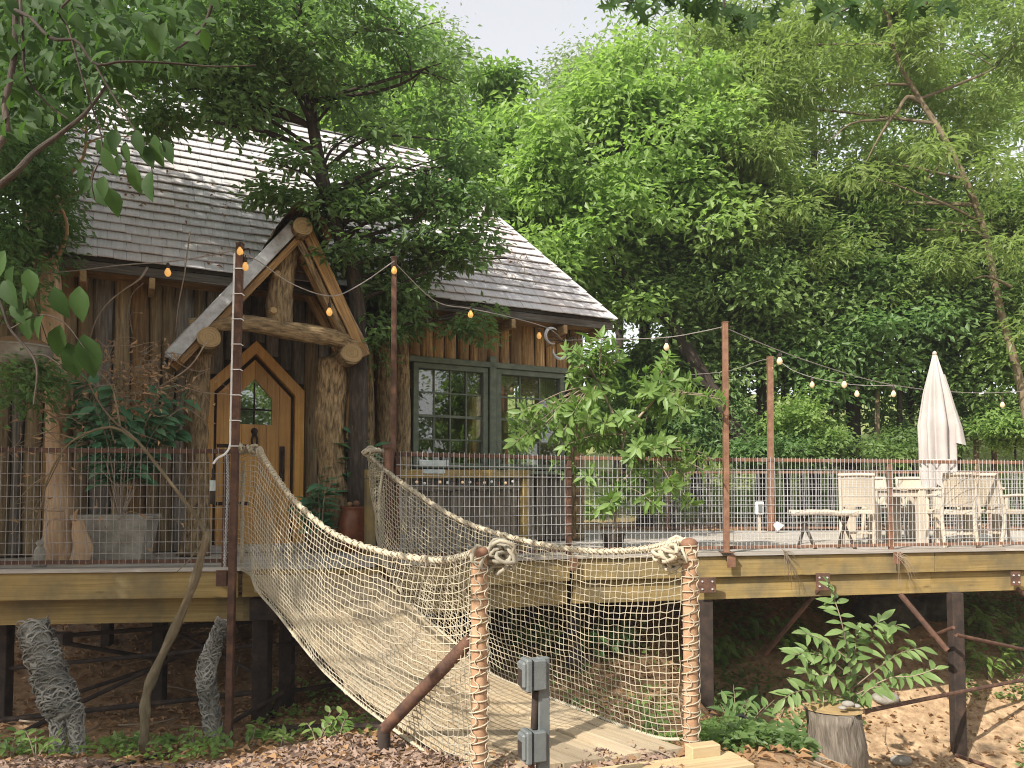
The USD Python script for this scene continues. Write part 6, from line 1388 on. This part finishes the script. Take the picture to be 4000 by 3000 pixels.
def on_ground(q, lift=.015):
    out = []
    for px, d in q: x = (px - 2000) / FPX * d; out.append((x, d, float(ground_z(x, d)) + lift))
    return np.array(out)
single('garden_hose', tube(curve(on_ground([(200, 5.0), (452, 5.55), (590, 6.0), (690, 6.25)]), 40), .013, 7), 'black_rubber', 'black hose lying on the ground from bottom left to the dead stem', 'hose', smooth=True)
single('garden_hose', tube(curve(on_ground([(300, 5.1), (590, 5.55), (770, 5.7), (1000, 5.75), (1250, 5.8), (1480, 5.75)]), 50), .013, 7), 'black_rubber', 'long black hose along the edge of the wood chips', 'hose', smooth=True)
hq = [P(2845, 2835, 6.4), P(2880, 2798, 6.4), P(2915, 2806, 6.4), P(2942, 2860, 6.35), P(2960, 2930, 6.2), P(3000, 2975, 6.0)]
single('garden_hose', tube(curve(hq, 40), .014, 7), 'black_rubber', 'arching black hose end left of the tree stump', 'hose', smooth=True)
for px, py, d, s, lb in ((3495, 2950, 9.1, .10, 'squarish pale stone on the sandy slope right of the tree stump'), (3440, 2700, 10.2, .14, 'flat pale stone half hidden behind the sapling'), (3010, 2985, 5.9, .12, 'pale flat stone at the bottom edge left of the tree stump')):
    x = (px - 2000) / FPX * d; c = np.array([x, d, float(ground_z(x, d)) + s * .3]); g = ico(c, s, 2, (1.25, 1, .62)); v = g[0] + .25 * s * (meshkit.fbm(g[0] * 9, 2, 7)[:, None] - .5)
    single('pale_stone', (v, g[1], g[2]), 'pale_stone', lb, 'stone')
for px, d, s, lb in ((3470, 11.8, .40, 'big dark boulder under the right hand deck'), (3640, 12.0, .30, 'smaller dark boulder beside the big one under the deck')):
    x = (px - 2000) / FPX * d; c = np.array([x, d, float(ground_z(x, d)) + s * .25]); g = ico(c, s, 3, (1.3, .9, .75)); v = c + (g[0] - c) * (1 + .7 * (meshkit.fbm(g[0] * 2.5, 3, 17)[:, None] - .5))
    single('boulder', (v, g[1], g[2]), 'dark_rock', lb, 'boulder')

# dry straw caught on the deck edge
for px, py, d, lb in ((3058, 2150, 8.82, 'wisp of dry straw hanging over the deck edge left of the middle bracket'), (3505, 2165, 9.05, 'wisp of dry straw hanging by the rail post foot plate in front of the chairs')):
    c = P(px, py, d); rr = np.random.default_rng(int(px)); q_ = []
    for i in range(14):
        e = c + [rr.uniform(.0, .22), rr.uniform(-.04, 0), -rr.uniform(.06, .42)]; q_.append(tube(curve([c + rr.normal(0, .015, 3), (c + e) / 2 + [rr.uniform(-.02, .02), -.04, .03], e], 8), np.linspace(.003, .0012, 8), 4, False))
    single('dry_straw', join(q_), 'twig', lb, 'straw', kind=None)

# ------------------------------------------------------------------ summer haze in the air
usdkit.material(stage, '/World/Looks/haze', {'v': ('principled_volume', {'color': (.93, .95, .97), 'density': .0009, 'anisotropy': .25})}, [], volume='v.volume')
single('haze', bx((0, 270, 9.0), (1260, 700, 32.0)), 'haze', 'thin pale summer haze filling the air of the wood', 'haze', kind='stuff')

# leaves fallen on the roof, sticks on the ground
rr = np.random.default_rng(97); n_ = 700
uu, ss = rr.uniform(-5.5, 1.0, n_), rr.uniform(.02, 2.1, n_); k_ = (uu < U1 - ss - .1) & (meshkit.fbm(np.stack([uu * 1.3, ss * 1.3, 0 * uu], 1), 2, 4) > .5); uu, ss = uu[k_], ss[k_]
rc = np.array([roof_pt(a, b, .062) for a, b in zip(uu, ss)]); rn = nrm(ZU + NO * SL)
single('roof_leaf_litter', leaves(rc, rand_dirs(len(rc), -.8, .1, rr), nrm(rn + rand_dirs(len(rc), -1, 1, rr) * .35), rr.uniform(.04, .09, len(rc)), .03, .3, .2), 'dry_leaf', 'dry fallen leaves caught on the shingle roof', 'leaf litter', kind='stuff')
stk = []
for i in range(190):
    x, y = rr.uniform(-4.5, 6.0), rr.uniform(4.3, 10.5); a = rr.uniform(0, 3.14); L = rr.uniform(.12, .6); e = np.array([math.cos(a), math.sin(a)]) * L / 2
    p0, p1 = np.array([x - e[0], y - e[1]]), np.array([x + e[0], y + e[1]]); m_ = np.array([x, y]) + rr.normal(0, .03, 2)
    stk.append(tube(np.array([[*q, float(ground_z(*q)) + .02 + rr.uniform(0, .03)] for q in (p0, m_, p1)]), np.array([.008, .007, .004]) * rr.uniform(.5, 1.3), 5, False))
single('fallen_sticks', join(stk), 'twig', 'thin fallen sticks scattered over the ground below the decks', 'sticks', kind='stuff')
